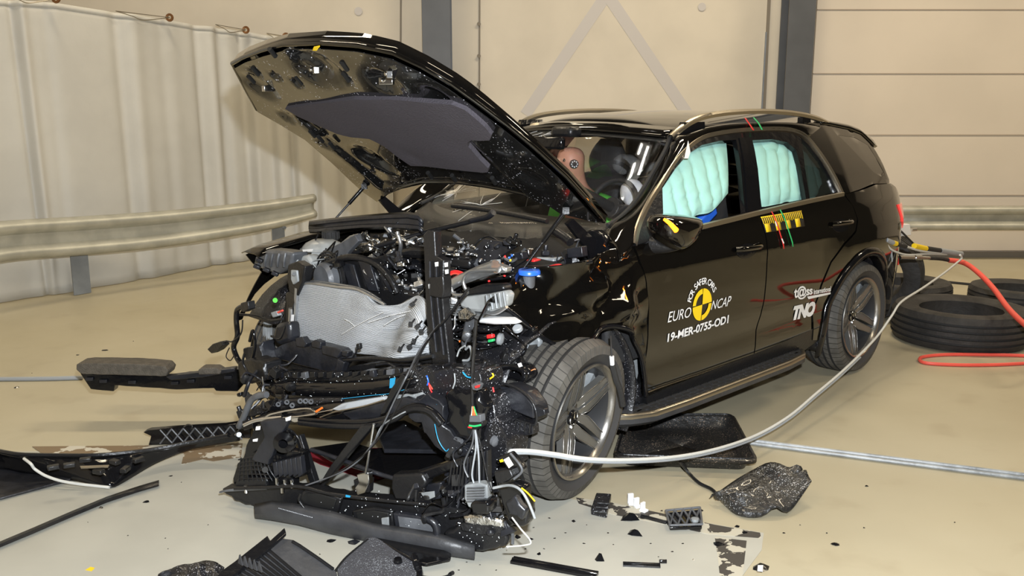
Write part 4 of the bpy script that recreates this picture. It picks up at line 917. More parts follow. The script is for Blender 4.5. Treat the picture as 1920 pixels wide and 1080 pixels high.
def arcseg(a0, a1, r0, r1, m, name, off=.003, n=14):
    mb = MB(); vs = []
    for k in range(n + 1):
        a = R(lerp(a0, a1, k / n)); 
        for r_ in (r0, r1): vs.append(on_door(ecx - r_ * math.cos(a), ecz + r_ * math.sin(a), off))
    mb.add(vs, [(2 * k, 2 * k + 2, 2 * k + 3, 2 * k + 1) for k in range(n)]); return mb.build(name, m, FDOOR, ang=180)
g_ = 2.2
for a0, r0 in ((0, .002), (90, .057), (180, .002), (270, .057)): arcseg(a0 + g_, a0 + 90 - g_, r0, ER, 'yellow', 'emblem')
phr = 'FOR SAFER CARS'; aw = [(.62 if ch == 'I' else 1.0 if ch != ' ' else .55) for ch in phr]; tot = sum(aw); acc = 0
lt = MB()
for ch, wd in zip(phr, aw):
    a = R(166 - 140 * (acc + wd / 2) / tot); acc += wd
    if ch == ' ': continue
    vs, fs = text_geo(ch, 0, .015); x0 = min(v.x for v in vs); x1 = max(v.x for v in vs); out = []
    for v in vs:
        u = (v.x - (x0 + x1) / 2) * .047; h = v.y * .047 + .106; ca, sa = math.cos(a), math.sin(a)
        X_ = ca * h + sa * u; Z_ = sa * h - ca * u; out.append(on_door(ecx - X_, ecz + Z_, .003))
    lt.add(out, fs)
lt.build('lettering', 'white', FDOOR, ang=180)
decal_text('t@ss', [(1488, 537), (1523, 535), (1523, 556), (1488, 565)], 'white', RDOOR, bold=.028, spacing=.95)
decal_text('international', [(1525, 542), (1557, 536.5), (1557, 546), (1525, 552)], 'white', RDOOR, bold=.03, ref='l')
MB().prism([on_door(p.x, p.z, .002) for p in [SB(*q) for q in ((1513, 556), (1557, 548), (1557, 551.5), (1516, 561))]], LF * .001).build('decal_stripe', 'white', RDOOR)
decal_text('TNO', [(1489, 574), (1531, 564), (1530, 592), (1487, 602)], 'white', RDOOR, bold=.07, shear=.18, spacing=.85)
# yellow measuring scale across the gap between the doors
sq = [SB(1424.5, 406.5), SB(1501, 394.5), SB(1508, 424), SB(1434, 436.5)]
def sp_(a, b, off=.004):
    p = sq[0].lerp(sq[1], a).lerp(sq[3].lerp(sq[2], a), b); return on_door(p.x, p.z, off)
MB().grid([[sp_(a / 12, b / 3, .004) for a in range(13)] for b in range(4)]).build('scale_sticker', 'black', RDOOR, solid=.001, ang=180)
def cell(a0, a1, b0, b1): return MB().grid([[sp_(lerp(a0, a1, i / 2), b, .0056) for i in range(3)] for b in (b0, (b0 + b1) / 2, b1)])
yb = MB()
for k in range(22): yb.v and None; q = cell(k / 22 + .008, (k + .62) / 22, .03, .50 if k % 2 else .46); yb.add(q.v, q.f)
q = cell(.0, 1, .0, .06); yb.add(q.v, q.f)
for k in range(4): q = cell(.02 + k * .25, .14 + k * .25, .45, .97); yb.add(q.v, q.f)
yb.build('scale_marking', 'yellow', RDOOR, solid=.0006, ang=180)
def tape(px0, px1, m, par, off=.008, wd=.012):
    A = SB(*px0); B = SB(*px1); L = []; Rr = []
    for k in range(9):
        p = A.lerp(B, k / 8); L.append(on_door(p.x - wd / 2, p.z, off)); Rr.append(on_door(p.x + wd / 2, p.z, off))
    return MB().grid([L, Rr]).build('tape_strip', m, par, solid=.001, ang=180)
tape((1442, 391), (1466, 466), 'red', RDOOR); tape((1459, 390), (1483, 462), 'greentape', RDOOR)
tape((1451, 415), (1454, 424), 'white', RDOOR, .0095); tape((1462, 447), (1465, 456), 'white', RDOOR, .0095)
for a, b, c, m_ in (((1393, 225), (1401, 236), (1409, 248), 'red'), ((1409, 224), (1418, 234), (1425, 247), 'greentape')):
    P = [S(*a, .64), S(*b, .66), S(*c, .70)]
    MB().grid([[CW(p.x - d, p.y + .014, p.z + .012) for p in P] for d in (-.008, .008)]).build('tape_strip', m_, car, solid=.001, ang=180)
# ================================================================== CRUMPLED FENDERS
def fn_crump(x, z):
    t = max(0, min(1, (x + .76) / .25)); f = max(0, min(1, (x + .3) / .4)); y = YS_(x, z)
    c = abs(N3(x * 1.0, z * 2.2, 2.3, 2.6)) * .10 - .02 + .035 * math.sin(x * 14 + z * 6) * f * .5 + .02 * abs(math.sin(z * 19 + x * 11 + 2 * N3(x, z, 5, 3))) - .02
    c += .012 * N3(x, z, 7, 9)
    buckle = .05 * math.exp(-((x + .52) / .07) ** 2) * math.sin(z * 9 + 1) 
    lip = .02 * math.exp(-((math.hypot(x + .17, z - .385) - .47) / .03) ** 2)
    return y + (c + buckle) * t + lip * t - .03 * f - (.10 * f * max(0, z - .80) / .2)
fpx = [(1186, 463), (1196, 490), (1210, 530), (1215, 570), (1214, 620), (1212, 680), (1210, 742), (1206, 742), (1207, 700), (1202, 665), (1190, 636), (1171, 617), (1147, 611), (1128, 616), (1111, 627), (1098, 637), (1084, 650), (1076, 656), (1062, 654), (1037, 643), (1018, 626), (1000, 606), (980, 582), (962, 575), (944, 572), (955, 563), (975, 548), (998, 528), (1020, 514), (1060, 500), (1100, 488), (1140, 478)]
fo = sheet('fender', xz(fpx), [], fn_crump, 'paint', grid=.018, thick=.006, custom=False)
# fender crown: folds inward at the top, toward the engine bay
top = [SB(*p) for p in ((1186, 463), (1140, 478), (1100, 488), (1060, 500), (1020, 514), (998, 528), (975, 548), (955, 563), (944, 572))]
tr_ = resample(spline(top, 4), 44); rows = []
for k in range(6):
    row = []
    for i, p in enumerate(tr_):
        y = fn_crump(p.x, p.z); d = .16 * k / 5 * (1 - .6 * i / 43); row.append(CW(p.x + .01 * N3(i * .3, k, 3), y - d, p.z + .012 * math.sin(k / 5 * PI) * (.4 + .5 * N3(i * .25, k * .3, 8)) - .10 * (k / 5)))
    rows.append(row)
MB().grid(rows).build('fender', 'paint', car, solid=.005, ang=50)
# ripped lower edge, arch lip and liner of the front wheel
MB().tube([CW(p.x, fn_crump(p.x, p.z) + .004, p.z) for p in [SB(*q) for q in ((1210, 742), (1207, 700), (1202, 665), (1190, 636), (1171, 617), (1147, 611), (1128, 616), (1111, 627), (1098, 637), (1084, 650))]], .012, 8).build('arch_lip', 'gloss', car, ang=60)
MB().tube([CW(p.x, fn_crump(p.x, p.z) + .002, p.z) for p in [SB(*q) for q in ((1084, 651), (1062, 655), (1037, 643), (1018, 626), (1000, 606), (980, 582))]], .010, 6).build('torn_edge', 'gloss', car, ang=60)
rows = []
for y in (.93, .86, .74, .60):
    rows.append([CW(-.20 + (.47 + .012 * N3(t, y * 5, 2)) * math.cos(R(t)), y, .40 + (.44 + .02 * N3(t * .1, y * 9, 2)) * math.sin(R(t))) for t in range(10, 215, 9)])
MB().grid(rows).build('wheel_liner', 'dirty', car, solid=.008, ang=60)
MB().prism([CW(S(*p, .80)) for p in ((1173, 660), (1195, 668), (1197, 700), (1190, 735), (1178, 720))], LF * -.02).build('splash_shield', 'grey_part', car, bev=.003)
for p, q, r_ in (((1180, 700), (1196, 760), .02), ((1172, 745), (1202, 752), .03), ((1178, 775), (1198, 735), .02)): MB().tube([CW(S(*p, .83)), CW(S((p[0] + q[0]) / 2 + 6, (p[1] + q[1]) / 2, .87)), CW(S(*q, .83))], r_, 8).build('torn_liner', 'dirty', car, ang=40)
# sensor hanging on the tyre shoulder
sn = MB().cyl(CW(S(1147, 668, 1.06)), CW(S(1148, 684, 1.06)), .011, .010).build('sensor_plug', 'white', car); MB().tube([CW(S(1145, 630, 1.02)), CW(S(1146, 650, 1.05)), CW(S(1147, 668, 1.06))], .004, 6).build('sensor_wire', 'rubber', sn)
MB().tube([CW(S(1148, 684, 1.06)), CW(S(1155, 712, 1.06)), CW(S(1162, 730, 1.06)), CW(S(1168, 760, 1.05))], .014, 8).build('rubber_gaiter', 'rubber', sn)
# right fender (far side)
rf = [(-.66, 1.06), (-.3, 1.055), (.05, 1.04), (.30, 1.00), (.40, .97), (.36, .92), (.3, .86), (.42, .70), (.50, .62)] + [(.06 + .45 * math.cos(R(k)), .40 + .45 * math.sin(R(k))) for k in range(30, 181, 10)] + [(-.42, .28), (-.64, .28), (-.66, .6)]
sheet('fender', rf, [], lambda x, z: YS_(x, z) + .012 * N3(x, z, 1, 6), 'paint', mirror=True, grid=.05, thick=.006, custom=False)
rows = [[CW(x, -y - .0, z + .012 * math.sin(k)) for x, z in ((-.66, 1.06), (-.3, 1.06), (.05, 1.045), (.30, 1.005), (.40, .975))] for k, y in enumerate((.935, .90, .80, .74))]
MB().grid(rows).build('fender', 'paint', car, solid=.006)
rows = [[CW(.0 + .445 * math.cos(R(t)), -y, .40 + .445 * math.sin(R(t))) for t in range(30, 200, 9)] for y in (.92, .8, .62)]
MB().grid(rows).build('wheel_liner', 'dirty', car, solid=.008, ang=60)
# ================================================================== ENGINE BAY
def part(mb, name, m, par=car, **k): return mb.build(name, m, par, **k)
def KP(x, y, k): return CW(K(x, y, *k))
def slab(name, px, k, th, m, par=car, bev=.004, rough=0, sub=0, ang=35, seed=0, **kw):
    """traced outline standing in the upright plane k, with real thickness th going back"""
    pts = [KP(x, y, k) for x, y in px]; A = CW(k[0], -.6, 0); B = CW(k[1], .8, 0); n = V((-(B - A).y, (B - A).x, 0)).normalized()
    if n.y < 0: n = -n
    if rough:
        rp = []
        for i, p in enumerate(pts):
            q = pts[(i + 1) % len(pts)]; N = max(1, int((q - p).length / .025))
            for j in range(N):
                r_ = p.lerp(q, j / N); rp.append(r_ + V((N3(r_.x, r_.z, seed, 40), 0, N3(r_.z, r_.x, seed + 3, 40))) * rough)
        pts = rp
    return MB().prism(pts, n * th).build(name, m, par, bev=bev, ang=ang, **kw)
def ptube(name, px, k, r, m, par=car, n=8, **kw):
    ks = k if isinstance(k, list) else [k] * len(px); return MB().tube([KP(x, y, q) for (x, y), q in zip(px, ks)], r, n).build(name, m, par, ang=60, **kw)
KR = (.40, .22)            # radiator plane
# --- radiator
top = resample(spline([K(*p, *KR) for p in ((561, 545), (575, 532), (631, 539), (680, 548), (713, 568), (747, 571), (771, 558), (798, 566), (812, 590))], 4), 61)
bot = resample(spline([K(*p, *KR) for p in ((549, 634), (575, 642), (640, 656), (700, 668), (760, 676), (815, 668))], 4), 61)
rows = []
for i in range(31):
    h = i / 30; row = []
    for k in range(61):
        u = k / 60; p = top[k].lerp(bot[k], h); cr_ = max(0, u - .35) / .65
        dx = cr_ * (.05 * math.sin(u * 13 + h * 4) + .045 * N3(u * 3, h * 3, 6) + .02 * N3(u * 9, h * 7, 2)); row.append(CW(p.x + dx, p.y, p.z + cr_ * .012 * N3(u * 5, h * 9, 4)))
    rows.append(row)
rad = MB().grid(rows).build('radiator', 'core', car, solid=.03, ang=180)
ptube('radiator_tube', [(558, 546), (575, 531), (631, 538), (668, 542), (700, 558), (722, 572)], (.41, .23), .009, 'alu', rad); ptube('radiator_tube', [(563, 541), (578, 528), (640, 534), (680, 543), (713, 562)], (.37, .20), .006, 'alu', rad)
MB().tube([KP(557, 540, (.42, .24)), KP(554, 590, (.42, .24)), KP(550, 640, (.42, .24))], .012, 8).build('side_tank', 'alu', rad); MB().tube([KP(547, 578, (.43, .25)), KP(545, 632, (.43, .25))], .016, 12, False).build('dryer_tube', 'alu', rad)
slab('foil_label', [(546, 590), (551, 590), (549, 612), (544, 612)], (.46, .28), .002, 'white', rad, bev=0)
# torn fin streaks
for a, b in (((640, 627), (720, 585)), ((690, 605), (770, 583)), ((645, 598), (665, 612)), ((720, 610), (760, 590))):
    ptube('scratch', [a, ((a[0] + b[0]) / 2, (a[1] + b[1]) / 2 - 2), b], (.45, .29), .0012, 'white', rad, 5)
for px, py in ((773, 571), (770, 608), (768, 650), (750, 655), (790, 622), (783, 612), (776, 640)):
    P = KP(px, py, (.47, .31)); MB().box(P, (.02, .015, .018), Matrix.Rotation(px * .3, 3, 'Y')).cyl(P, P + V((.02, 0, .025)), .004).build('black_clip', 'plastic', rad)
# --- fan shroud behind radiator
slab('fan_shroud', [(556, 520), (600, 498), (650, 480), (700, 486), (735, 520), (752, 556), (715, 566), (680, 545), (630, 535), (575, 530)], (.26, .10), .05, 'plastic', bev=.008, ang=30)
ptube('fan_shroud', [(575, 530), (590, 508), (625, 490), (660, 482), (700, 492), (730, 520), (745, 550)], (.30, .14), .016, 'plastic')
for a, b in (((640, 492), (655, 540)), ((670, 486), (690, 545)), ((700, 495), (730, 548)), ((625, 500), (610, 530))): slab('fan_blade', [a, (a[0] + 22, a[1] + 4), (b[0] + 20, b[1] + 2), b], (.285, .125), .012, 'slate', bev=.003)
MB().lathe([(0, .05), (.07, .05), (.085, .03), (.085, -.03), (0, -.03)], 32, Matrix.Translation(KP(618, 522, (.30, .12))) @ (FD.to_track_quat('Y', 'Z').to_matrix().to_4x4())).build('fan_motor', 'greyplastic', car)
for r_ in (.10, .12, .135): MB().tube([KP(618, 522, (.30, .12)) + LF * r_ * math.cos(t) + V((0, 0, r_ * math.sin(t))) for t in [2 * PI * k / 20 for k in range(21)]], .005, 6).build('fan_ring', 'plastic', car)
# --- right: washer reservoir, headlamp carrier, strut housing
def ribbed(name, px, k, th, m, nr=5, rr=.006, axis=(0, 1)):
    o = slab(name, px, k, th, m, bev=.015, ang=50); L = [KP(*p, (k[0] + .02, k[1] + .02)) for p in px]; n = len(L); h = n // 2
    for i in range(1, nr + 1):
        t = i / (nr + 1); a = L[0].lerp(L[h - 1], t); b = L[n - 1].lerp(L[h], t); MB().tube([a, (a + b) / 2 - V((0, .012, 0)), b], rr, 6).build('rib', m, o)
    return o
ribbed('headlamp_carrier', [(478, 478), (500, 468), (520, 470), (548, 474), (545, 500), (520, 515), (495, 507), (474, 498)], (.36, .36), .10, 'greyplastic', 5, .007)
for px, py in ((482, 500), (500, 506), (516, 513), (487, 488)): MB().box(KP(px, py, (.40, .40)), (.035, .03, .02), Matrix.Rotation(.4, 3, 'Y')).build('carrier_clip', 'slate', car, bev=.004)
rw = []
for k in range(9):
    h = k / 8; c = CW(X(612, 474, .06)).lerp(CW(X(612, 462, -.02)), h); r_ = [.06, .09, .105, .11, .11, .11, .10, .085, .05][k]; z = .93 + .14 * h
    P0 = CW(X(606, 470, .05)); rw.append([V((P0.x + r_ * 1.1 * math.cos(t), P0.y + r_ * 1.0 * math.sin(t), z - .03)) for t in [2 * PI * q / 24 for q in range(25)]])
rs = MB().grid([[V(sum((p for p in rw[0]), V()) / 25)] * 25] + rw + [[V(sum((p for p in rw[-1]), V()) / 25)] * 25]).build('coolant_reservoir', 'coolant', car, ang=60)
for k in (2, 3, 4, 5): MB().tube([p + (p - rw[k][0].lerp(rw[k][12], .5)) * .01 for p in rw[k]], .004, 6, False).build('rib', 'coolant', rs)
P0 = CW(X(620, 441, -.02)); MB().lathe([(0, .03), (.038, .03), (.046, .02), (.046, -.02), (.04, -.03), (0, -.03)], 28, Matrix.Translation(P0) @ Matrix.Rotation(PI/2, 4, 'X')).build('reservoir_cap', 'rubber', rs)
for k in range(14): a = 2 * PI * k / 14; MB().cyl(P0 + V((.046 * math.cos(a), .046 * math.sin(a), -.018)), P0 + V((.046 * math.cos(a), .046 * math.sin(a), .02)), .004, n=5).build('cap_grip', 'rubber', rs)
ribbed('filter_housing', [(545, 482), (575, 478), (585, 492), (580, 505), (560, 503), (545, 498)], (.30, .3), .07, 'coolant', 2)
slab('white_label', [(567, 468), (586, 467), (585, 471), (568, 472)], (.30, .3), .003, 'white', bev=0)
slab('foil_bracket', [(600, 494), (605, 470), (640, 455), (665, 440), (672, 452), (655, 470), (640, 490), (615, 500)], (.12, .12), .03, 'greyplastic', bev=.003)
slab('foil_bracket', [(630, 462), (655, 442), (670, 438), (674, 450), (650, 475), (634, 478)], (.06, .06), .02, 'alu', bev=.003); slab('heat_shield', [(666, 458), (690, 454), (694, 472), (668, 476)], (.05, .05), .04, 'foil', bev=.012)
slab('headlamp_bracket', [(540, 496), (556, 490), (572, 500), (566, 530), (556, 556), (542, 548), (538, 520)], (.40, .40), .05, 'plastic', bev=.006)
br = slab('mounting_bracket', [(545, 506), (556, 507), (558, 528), (549, 534), (545, 524)], (.44, .44), .012, 'grey_part', bev=.004); MB().cyl(KP(551, 514, (.46, .46)), KP(551, 514, (.44, .44)), .009).build('bolt_hole', 'black', br)
slab('side_carrier', [(535, 548), (556, 545), (552, 640), (545, 700), (530, 690), (530, 600)], (.40, .40), .06, 'plastic', bev=.008, rough=.012)
# horn, connectors by the right wheel
hn = slab('horn', [(516, 607), (540, 604), (543, 640), (520, 648), (510, 635)], (.50, .5), .07, 'slate', bev=.02)
cn = slab('white_connector', [(507, 586), (518, 583), (521, 592), (511, 596)], (.52, .52), .025, 'grey_part'); slab('connector_pin', [(519, 585), (527, 581), (528, 584), (521, 588)], (.52, .52), .012, 'redhose', cn, bev=0)
for i in range(6): ptube('brake_hose_ring', [(496 + i * 3, 600 + i), (494 + i * 3, 625), (497 + i * 3, 655)], (.36, .36), .005, 'grey_part')
P0 = KP(516, 563, (.55, .55)); MB().lathe([(0, .002), (.012, .002), (.012, -.002), (0, -.002)], 16, Matrix.Translation(P0)).build('green_dot', 'green', car)
# --- engine block
MB().box(CW(-.12, 0, .70), (.62, .66, .44), mm).build('engine_block', 'plastic', car, bev=.03)
MB().box(CW(-.42, 0, .70), (.32, 1.30, .30), mm).build('engine_block', 'plastic', car, bev=.03)
cov = []
for i in range(13):
    x = -.40 + .44 * i / 12; cov.append([CW(x, -.34 + .60 * j / 16, .955 + .03 * math.sin(PI * j / 16) + .02 * math.sin(PI * i / 12) - .03 * (abs(j - 8) > 6) + .012 * N3(i, j, 2, .8) + (.012 if j % 4 == 0 else 0)) for j in range(17)])
ec_ = MB().grid(cov).build('engine_cover', 'slate', car, solid=.02, ang=40, bev=.002)
slab('trim_panel', [(880, 478), (905, 448), (960, 456), (968, 462), (925, 490), (892, 500)], (-.05, -.10), .02, 'slate', bev=.004)
slab('air_duct', [(740, 470), (770, 462), (830, 465), (835, 480), (790, 486), (745, 484)], (.05, .0), .10, 'plastic', bev=.02)
slab('airbox', [(800, 478), (840, 480), (880, 488), (880, 505), (835, 500), (800, 495)], (.02, -.05), .10, 'plastic', bev=.012)
# foil insulation band
random.seed(11)
for (x0, y0, x1, y1, n, s_, k) in ((640, 470, 790, 446, 26, .045, (-.05, -.08)), (700, 452, 770, 443, 8, .05, (-.12, -.14)), (820, 470, 905, 486, 12, .03, (.05, .0)), (860, 452, 900, 470, 8, .025, (-.05, -.1)), (600, 480, 700, 500, 10, .035, (.15, .1)), (740, 520, 800, 560, 10, .03, (.25, .15))):
    for i in range(n):
        f = (i + random.random()) / n; px = lerp(x0, x1, f); py = lerp(y0, y1, f) + random.uniform(-7, 7); P = KP(px, py, k); rt = Matrix.Rotation(random.uniform(-1.5, 1.5), 3, V((random.random(), random.random(), random.random())).normalized())
        MB().box(P, (s_ * random.uniform(.5, 1.4), s_ * random.uniform(.2, .6), s_ * random.uniform(.2, .5)), rt, random.uniform(.5, 1)).build('heat_foil', random.choice(['foil', 'foil', 'alu', 'greyplastic']), car, bev=.003)
# left: strut tower, pale housings
slab('cast_housing', [(858, 565), (872, 552), (915, 545), (940, 543), (944, 560), (938, 578), (918, 588), (880, 585), (862, 578)], (.20, .13), .07, 'coolant', bev=.02)
h2 = slab('filter_box', [(908, 552), (945, 545), (952, 553), (948, 574), (918, 586), (908, 578)], (.24, .17), .05, 'coolant', bev=.01)
for i in range(5): ptube('rib', [(912 + i * 8, 553 - i * 1.4), (916 + i * 8, 582 - i * 2)], (.25, .18), .006, 'grey_part', h2)
ptube('rib', [(908, 584), (930, 587), (950, 575)], (.25, .18), .008, 'alu', h2)
slab('housing_lid', [(868, 545), (900, 534), (940, 533), (946, 544), (905, 552), (872, 556)], (.22, .15), .06, 'plastic', bev=.01)
slab('foil_patch', [(858, 585), (872, 577), (890, 590), (878, 600), (860, 598)], (.27, .2), .02, 'foil', bev=.003)
slab('cast_housing', [(875, 590), (920, 588), (945, 595), (930, 605), (900, 603)], (.22, .15), .08, 'alu', bev=.01, rough=.01)
# bonnet latch arm
la = ptube('cast_arm', [(838, 540), (860, 526), (880, 518), (905, 508), (930, 500)], (.26, .19), [.022, .030], 'alu', n=10)
slab('cast_arm', [(880, 520), (905, 506), (918, 490), (950, 502), (948, 512), (925, 514), (900, 526)], (.22, .16), .04, 'alu', bev=.008); slab('cast_arm', [(918, 488), (930, 487), (931, 505), (920, 506)], (.22, .16), .03, 'grey_part', bev=.004)
ptube('metal_pipe', [(932, 506), (900, 507), (878, 511), (869, 525), (872, 540), (876, 548), (868, 553), (852, 552), (845, 540)], (.30, .23), .008, 'alu')
ptube('metal_pipe', [(862, 553), (866, 570), (868, 590)], (.12, .06), .012, 'plastic')
for i in range(7): P = KP(850 + i * 1.2, 562 + i * 4.5, (.18, .12)); MB().lathe([(.018, -.004), (.026, 0), (.018, .004)], 16, Matrix.Translation(P) @ Matrix.Rotation(PI/2, 4, 'X')).build('corrugated_ring', 'grey_part', car)
def cable(name, px, k, r, m, **kw): return ptube(name, px, k, r, m, n=6, **kw)
for o_, m_ in ((0, 'red'), (3, 'red'), (6, 'redhose')): cable('red_cable', [(835, 528 + o_), (838, 515 + o_), (852, 508 + o_ * .8), (868, 512 + o_), (874, 522 + o_), (860, 530 + o_ * .5), (842, 532 + o_)], (.24, .18), .0045, m_)
cable('orange_cable', [(838, 522), (852, 518), (866, 524), (880, 520)], (.11, .06), .003, 'orange')
# battery and fuse box
fb = slab('fuse_box', [(985, 488), (1000, 482), (1038, 484), (1038, 500), (1010, 504), (985, 500)], (-.35, -.35), .16, 'grey_part', bev=.01)
slab('red_terminal', [(978, 491), (992, 485), (1003, 488), (998, 498), (984, 500)], (-.30, -.30), .05, 'red', bev=.008); ptube('red_terminal', [(1030, 503), (1045, 499), (1055, 501)], (-.28, -.28), .012, 'red')
slab('fuse_box', [(955, 502), (980, 498), (1050, 505), (1020, 516), (960, 514)], (-.22, -.22), .14, 'plastic', bev=.01)
P0 = KP(992, 512, (-.02, -.04)); bc_ = MB().lathe([(0, .016), (.045, .016), (.05, .008), (.05, -.004), (.03, -.012), (0, -.012)], 30, Matrix.Translation(P0) @ Matrix.Rotation(PI/2, 4, 'X')).build('blue_cap', 'blue', car)
MB().cyl(P0 - V((0, 0, .012)), P0 - V((0, 0, .16)), .028, .022).build('filler_neck', 'greyplastic', bc_)
ptube('body_rail', [(830, 560), (880, 530), (940, 520), (1000, 510), (1060, 500), (1110, 490)], [(.2, .1), (.1, .05), (0, 0), (-.1, -.1), (-.2, -.2), (-.3, -.3)], .012, 'gloss')
for px, py, m_ in ((955, 483, 'blue'), (960, 479, 'blue'), (947, 481, 'red'), (942, 495, 'orange'), (957, 488, 'yellow'), (946, 517, 'red'), (917, 527, 'red'), (764, 556, 'red'), (668, 491, 'blue'), (862, 640, 'orange'), (889, 625, 'orange'), (893, 602, 'red')):
    P = KP(px, py, (.08, .05)); MB().box(P, (.011, .008, .009), Matrix.Rotation(px, 3, 'Y')).build('plug', m_, car, bev=.003)
slab('relay', [(962, 474), (978, 472), (980, 486), (966, 488)], (-.2, -.2), .04, 'slate'); slab('relay', [(975, 470), (990, 466), (992, 480), (978, 482)], (-.25, -.25), .04, 'steel', bev=.006)
slab('hinge_cover', [(1062, 466), (1090, 462), (1092, 482), (1064, 484)], (-.35, -.35), .04, 'slate'); slab('inner_wing', [(1090, 440), (1110, 430), (1130, 440), (1140, 470), (1125, 480), (1100, 475), (1088, 492), (1080, 485)], (-.52, -.56), .05, 'gloss', bev=.008, rough=.02)
# --- black latch support standing in front of the radiator
ls = slab('latch_support', [(793, 440), (802, 430), (814, 433), (816, 480), (832, 488), (829, 556), (833, 600), (842, 676), (856, 790), (826, 800), (809, 676), (799, 600), (797, 555)], (.47, .36), .045, 'plastic', bev=.006)
ptube('support_rib', [(806, 490), (808, 560), (818, 660)], (.48, .37), .006, 'slate', ls); ptube('support_rib', [(818, 500), (820, 560), (832, 665)], (.48, .37), .006, 'slate', ls)
for px, py in ((818, 496), (836, 497), (806, 537), (837, 510)): slab('white_label', [(px - 3, py - 4), (px + 3, py - 5), (px + 3, py + 3), (px - 2, py + 4)], (.485, .375), .003, 'white', ls, bev=0)
slab('latch_block', [(803, 520), (830, 518), (832, 545), (828, 560), (806, 556)], (.50, .39), .05, 'plastic', ls, bev=.006, rough=.006)
# cowl seal lying across the bay
rows = []
for px, t0, t1 in ((580, 416, 437), (620, 411, 433), (680, 405, 428), (730, 401, 428), (765, 399, 430), (785, 403, 432), (793, 412, 436)):
    rows.append([KP(px, lerp(t0, t1, h), (-.08 + b, -.16 + b)) for h, b in ((0, 0), (.12, .03), (.25, .035), (.32, .022), (.7, .03), (.78, .045), (.9, .05), (1, .03))])
MB().grid(rows).build('cowl_seal', 'slate', car, solid=.012, ang=30)
# front suspension left: spring, strut, arm
sc_ = KP(915, 622, (.22, .15)); MB().tube([sc_ + V((.055 * math.cos(t), .055 * math.sin(t), -.07 + .10 * t / (6 * PI))) for t in [6 * PI * k / 60 for k in range(61)]], .011, 8, False).build('coil_spring', 'gloss', car, ang=60)
slab('spring_seat', [(898, 597), (950, 598), (966, 608), (925, 609), (895, 606)], (.28, .2), .06, 'white', bev=.01); slab('red_plug', [(911, 628), (922, 627), (923, 634), (912, 636)], (.30, .23), .02, 'red'); slab('plug', [(914, 637), (923, 636), (923, 641), (914, 643)], (.30, .23), .02, 'greentape')
slab('strut_housing', [(868, 600), (895, 596), (890, 630), (880, 680), (868, 690), (860, 640)], (.18, .12), .08, 'greyplastic', bev=.02); slab('wing_brace', [(938, 660), (985, 620), (998, 612), (1000, 622), (960, 680), (925, 700), (930, 680)], (.10, .05), .04, 'gloss', bev=.01)
slab('splash_shield', [(985, 628), (1000, 618), (1012, 640), (1008, 670), (992, 690), (990, 650)], (.02, -.02), .03, 'grey_part', bev=.01)
slab('control_arm', [(880, 700), (900, 690), (950, 686), (975, 682), (985, 690), (994, 705), (985, 722), (960, 716), (900, 712)], (.20, .15), .07, 'gloss', bev=.02); ptube('control_arm', [(870, 700), (920, 692), (965, 688), (984, 700), (978, 718)], (.25, .2), .014, 'gloss')
slab('silver_sticker', [(970, 682), (976, 680), (979, 687), (973, 689)], (.27, .22), .003, 'white', bev=0)
# --- random clutter: hoses, blocks, clips filling the bay
random.seed(21)
def clutter(n, box, ks, kinds, seed):
    random.seed(seed)
    for i in range(n):
        px = random.uniform(box[0], box[2]); py = random.uniform(box[1], box[3]); u = random.uniform(*ks); k = (u, u - .06) if u < .35 else (u, u * .6); m_ = random.choice(kinds); q = random.random(); P = KP(px, py, k)
        if q < .45:
            pts = [P]; 
            for j in range(3): pts.append(pts[-1] + V((random.uniform(-.07, .07), random.uniform(-.04, .04), random.uniform(-.06, .06))))
            MB().tube(pts, random.choice([.003, .004, .005, .007, .010]), 6).build('hose', m_, car, ang=60)
        elif q < .8:
            rt = Matrix.Rotation(random.uniform(-1.2, 1.2), 3, V((random.random(), random.random(), random.random() + .1)).normalized())
            b = MB().box(P, (random.uniform(.02, .07), random.uniform(.02, .05), random.uniform(.015, .05)), rt, random.uniform(.6, 1)); b.cyl(P, P + rt @ V((0, 0, .04)), random.uniform(.006, .012), n=10); b.build('engine_fitting', m_, car, bev=.004)
        else:
            rt = Matrix.Rotation(random.uniform(0, 3), 4, 'Z') @ Matrix.Rotation(random.uniform(0, 1.5), 4, 'X'); r_ = random.uniform(.012, .032)
            MB().lathe([(0, r_ * .5), (r_ * .8, r_ * .5), (r_, r_ * .3), (r_, -r_ * .3), (r_ * .5, -r_ * .6), (0, -r_ * .6)], 16, Matrix.Translation(P) @ rt).build('pulley', m_, car)
DK = ['plastic', 'plastic', 'gloss', 'gloss', 'slate', 'rubber']
clutter(60, (690, 484, 800, 552), (-.05, .22), DK + ['greyplastic', 'alu', 'alu', 'foil'], 1)
clutter(34, (640, 440, 800, 490), (-.2, .0), DK + ['alu', 'foil'], 2)
clutter(34, (835, 450, 980, 520), (-.25, .02), DK + ['greyplastic', 'alu', 'slate'], 3)
clutter(46, (842, 604, 985, 700), (.0, .24), DK + ['greyplastic', 'grey_part', 'alu', 'slate', 'greycable'], 4)
clutter(26, (560, 470, 640, 530), (.1, .3), DK + ['greyplastic', 'grey_part'], 5)
clutter(24, (955, 470, 1080, 510), (-.45, -.25), DK + ['greyplastic', 'grey_part', 'slate'], 6)
clutter(18, (835, 520, 870, 600), (.08, .25), DK + ['grey_part', 'alu'], 7)
# ================================================================== FRONT WRECKAGE (still hanging on the car)
KB = (.62, .42); KH = (.80, .46); KC = (1.33, .68); KM = (1.12, .60)
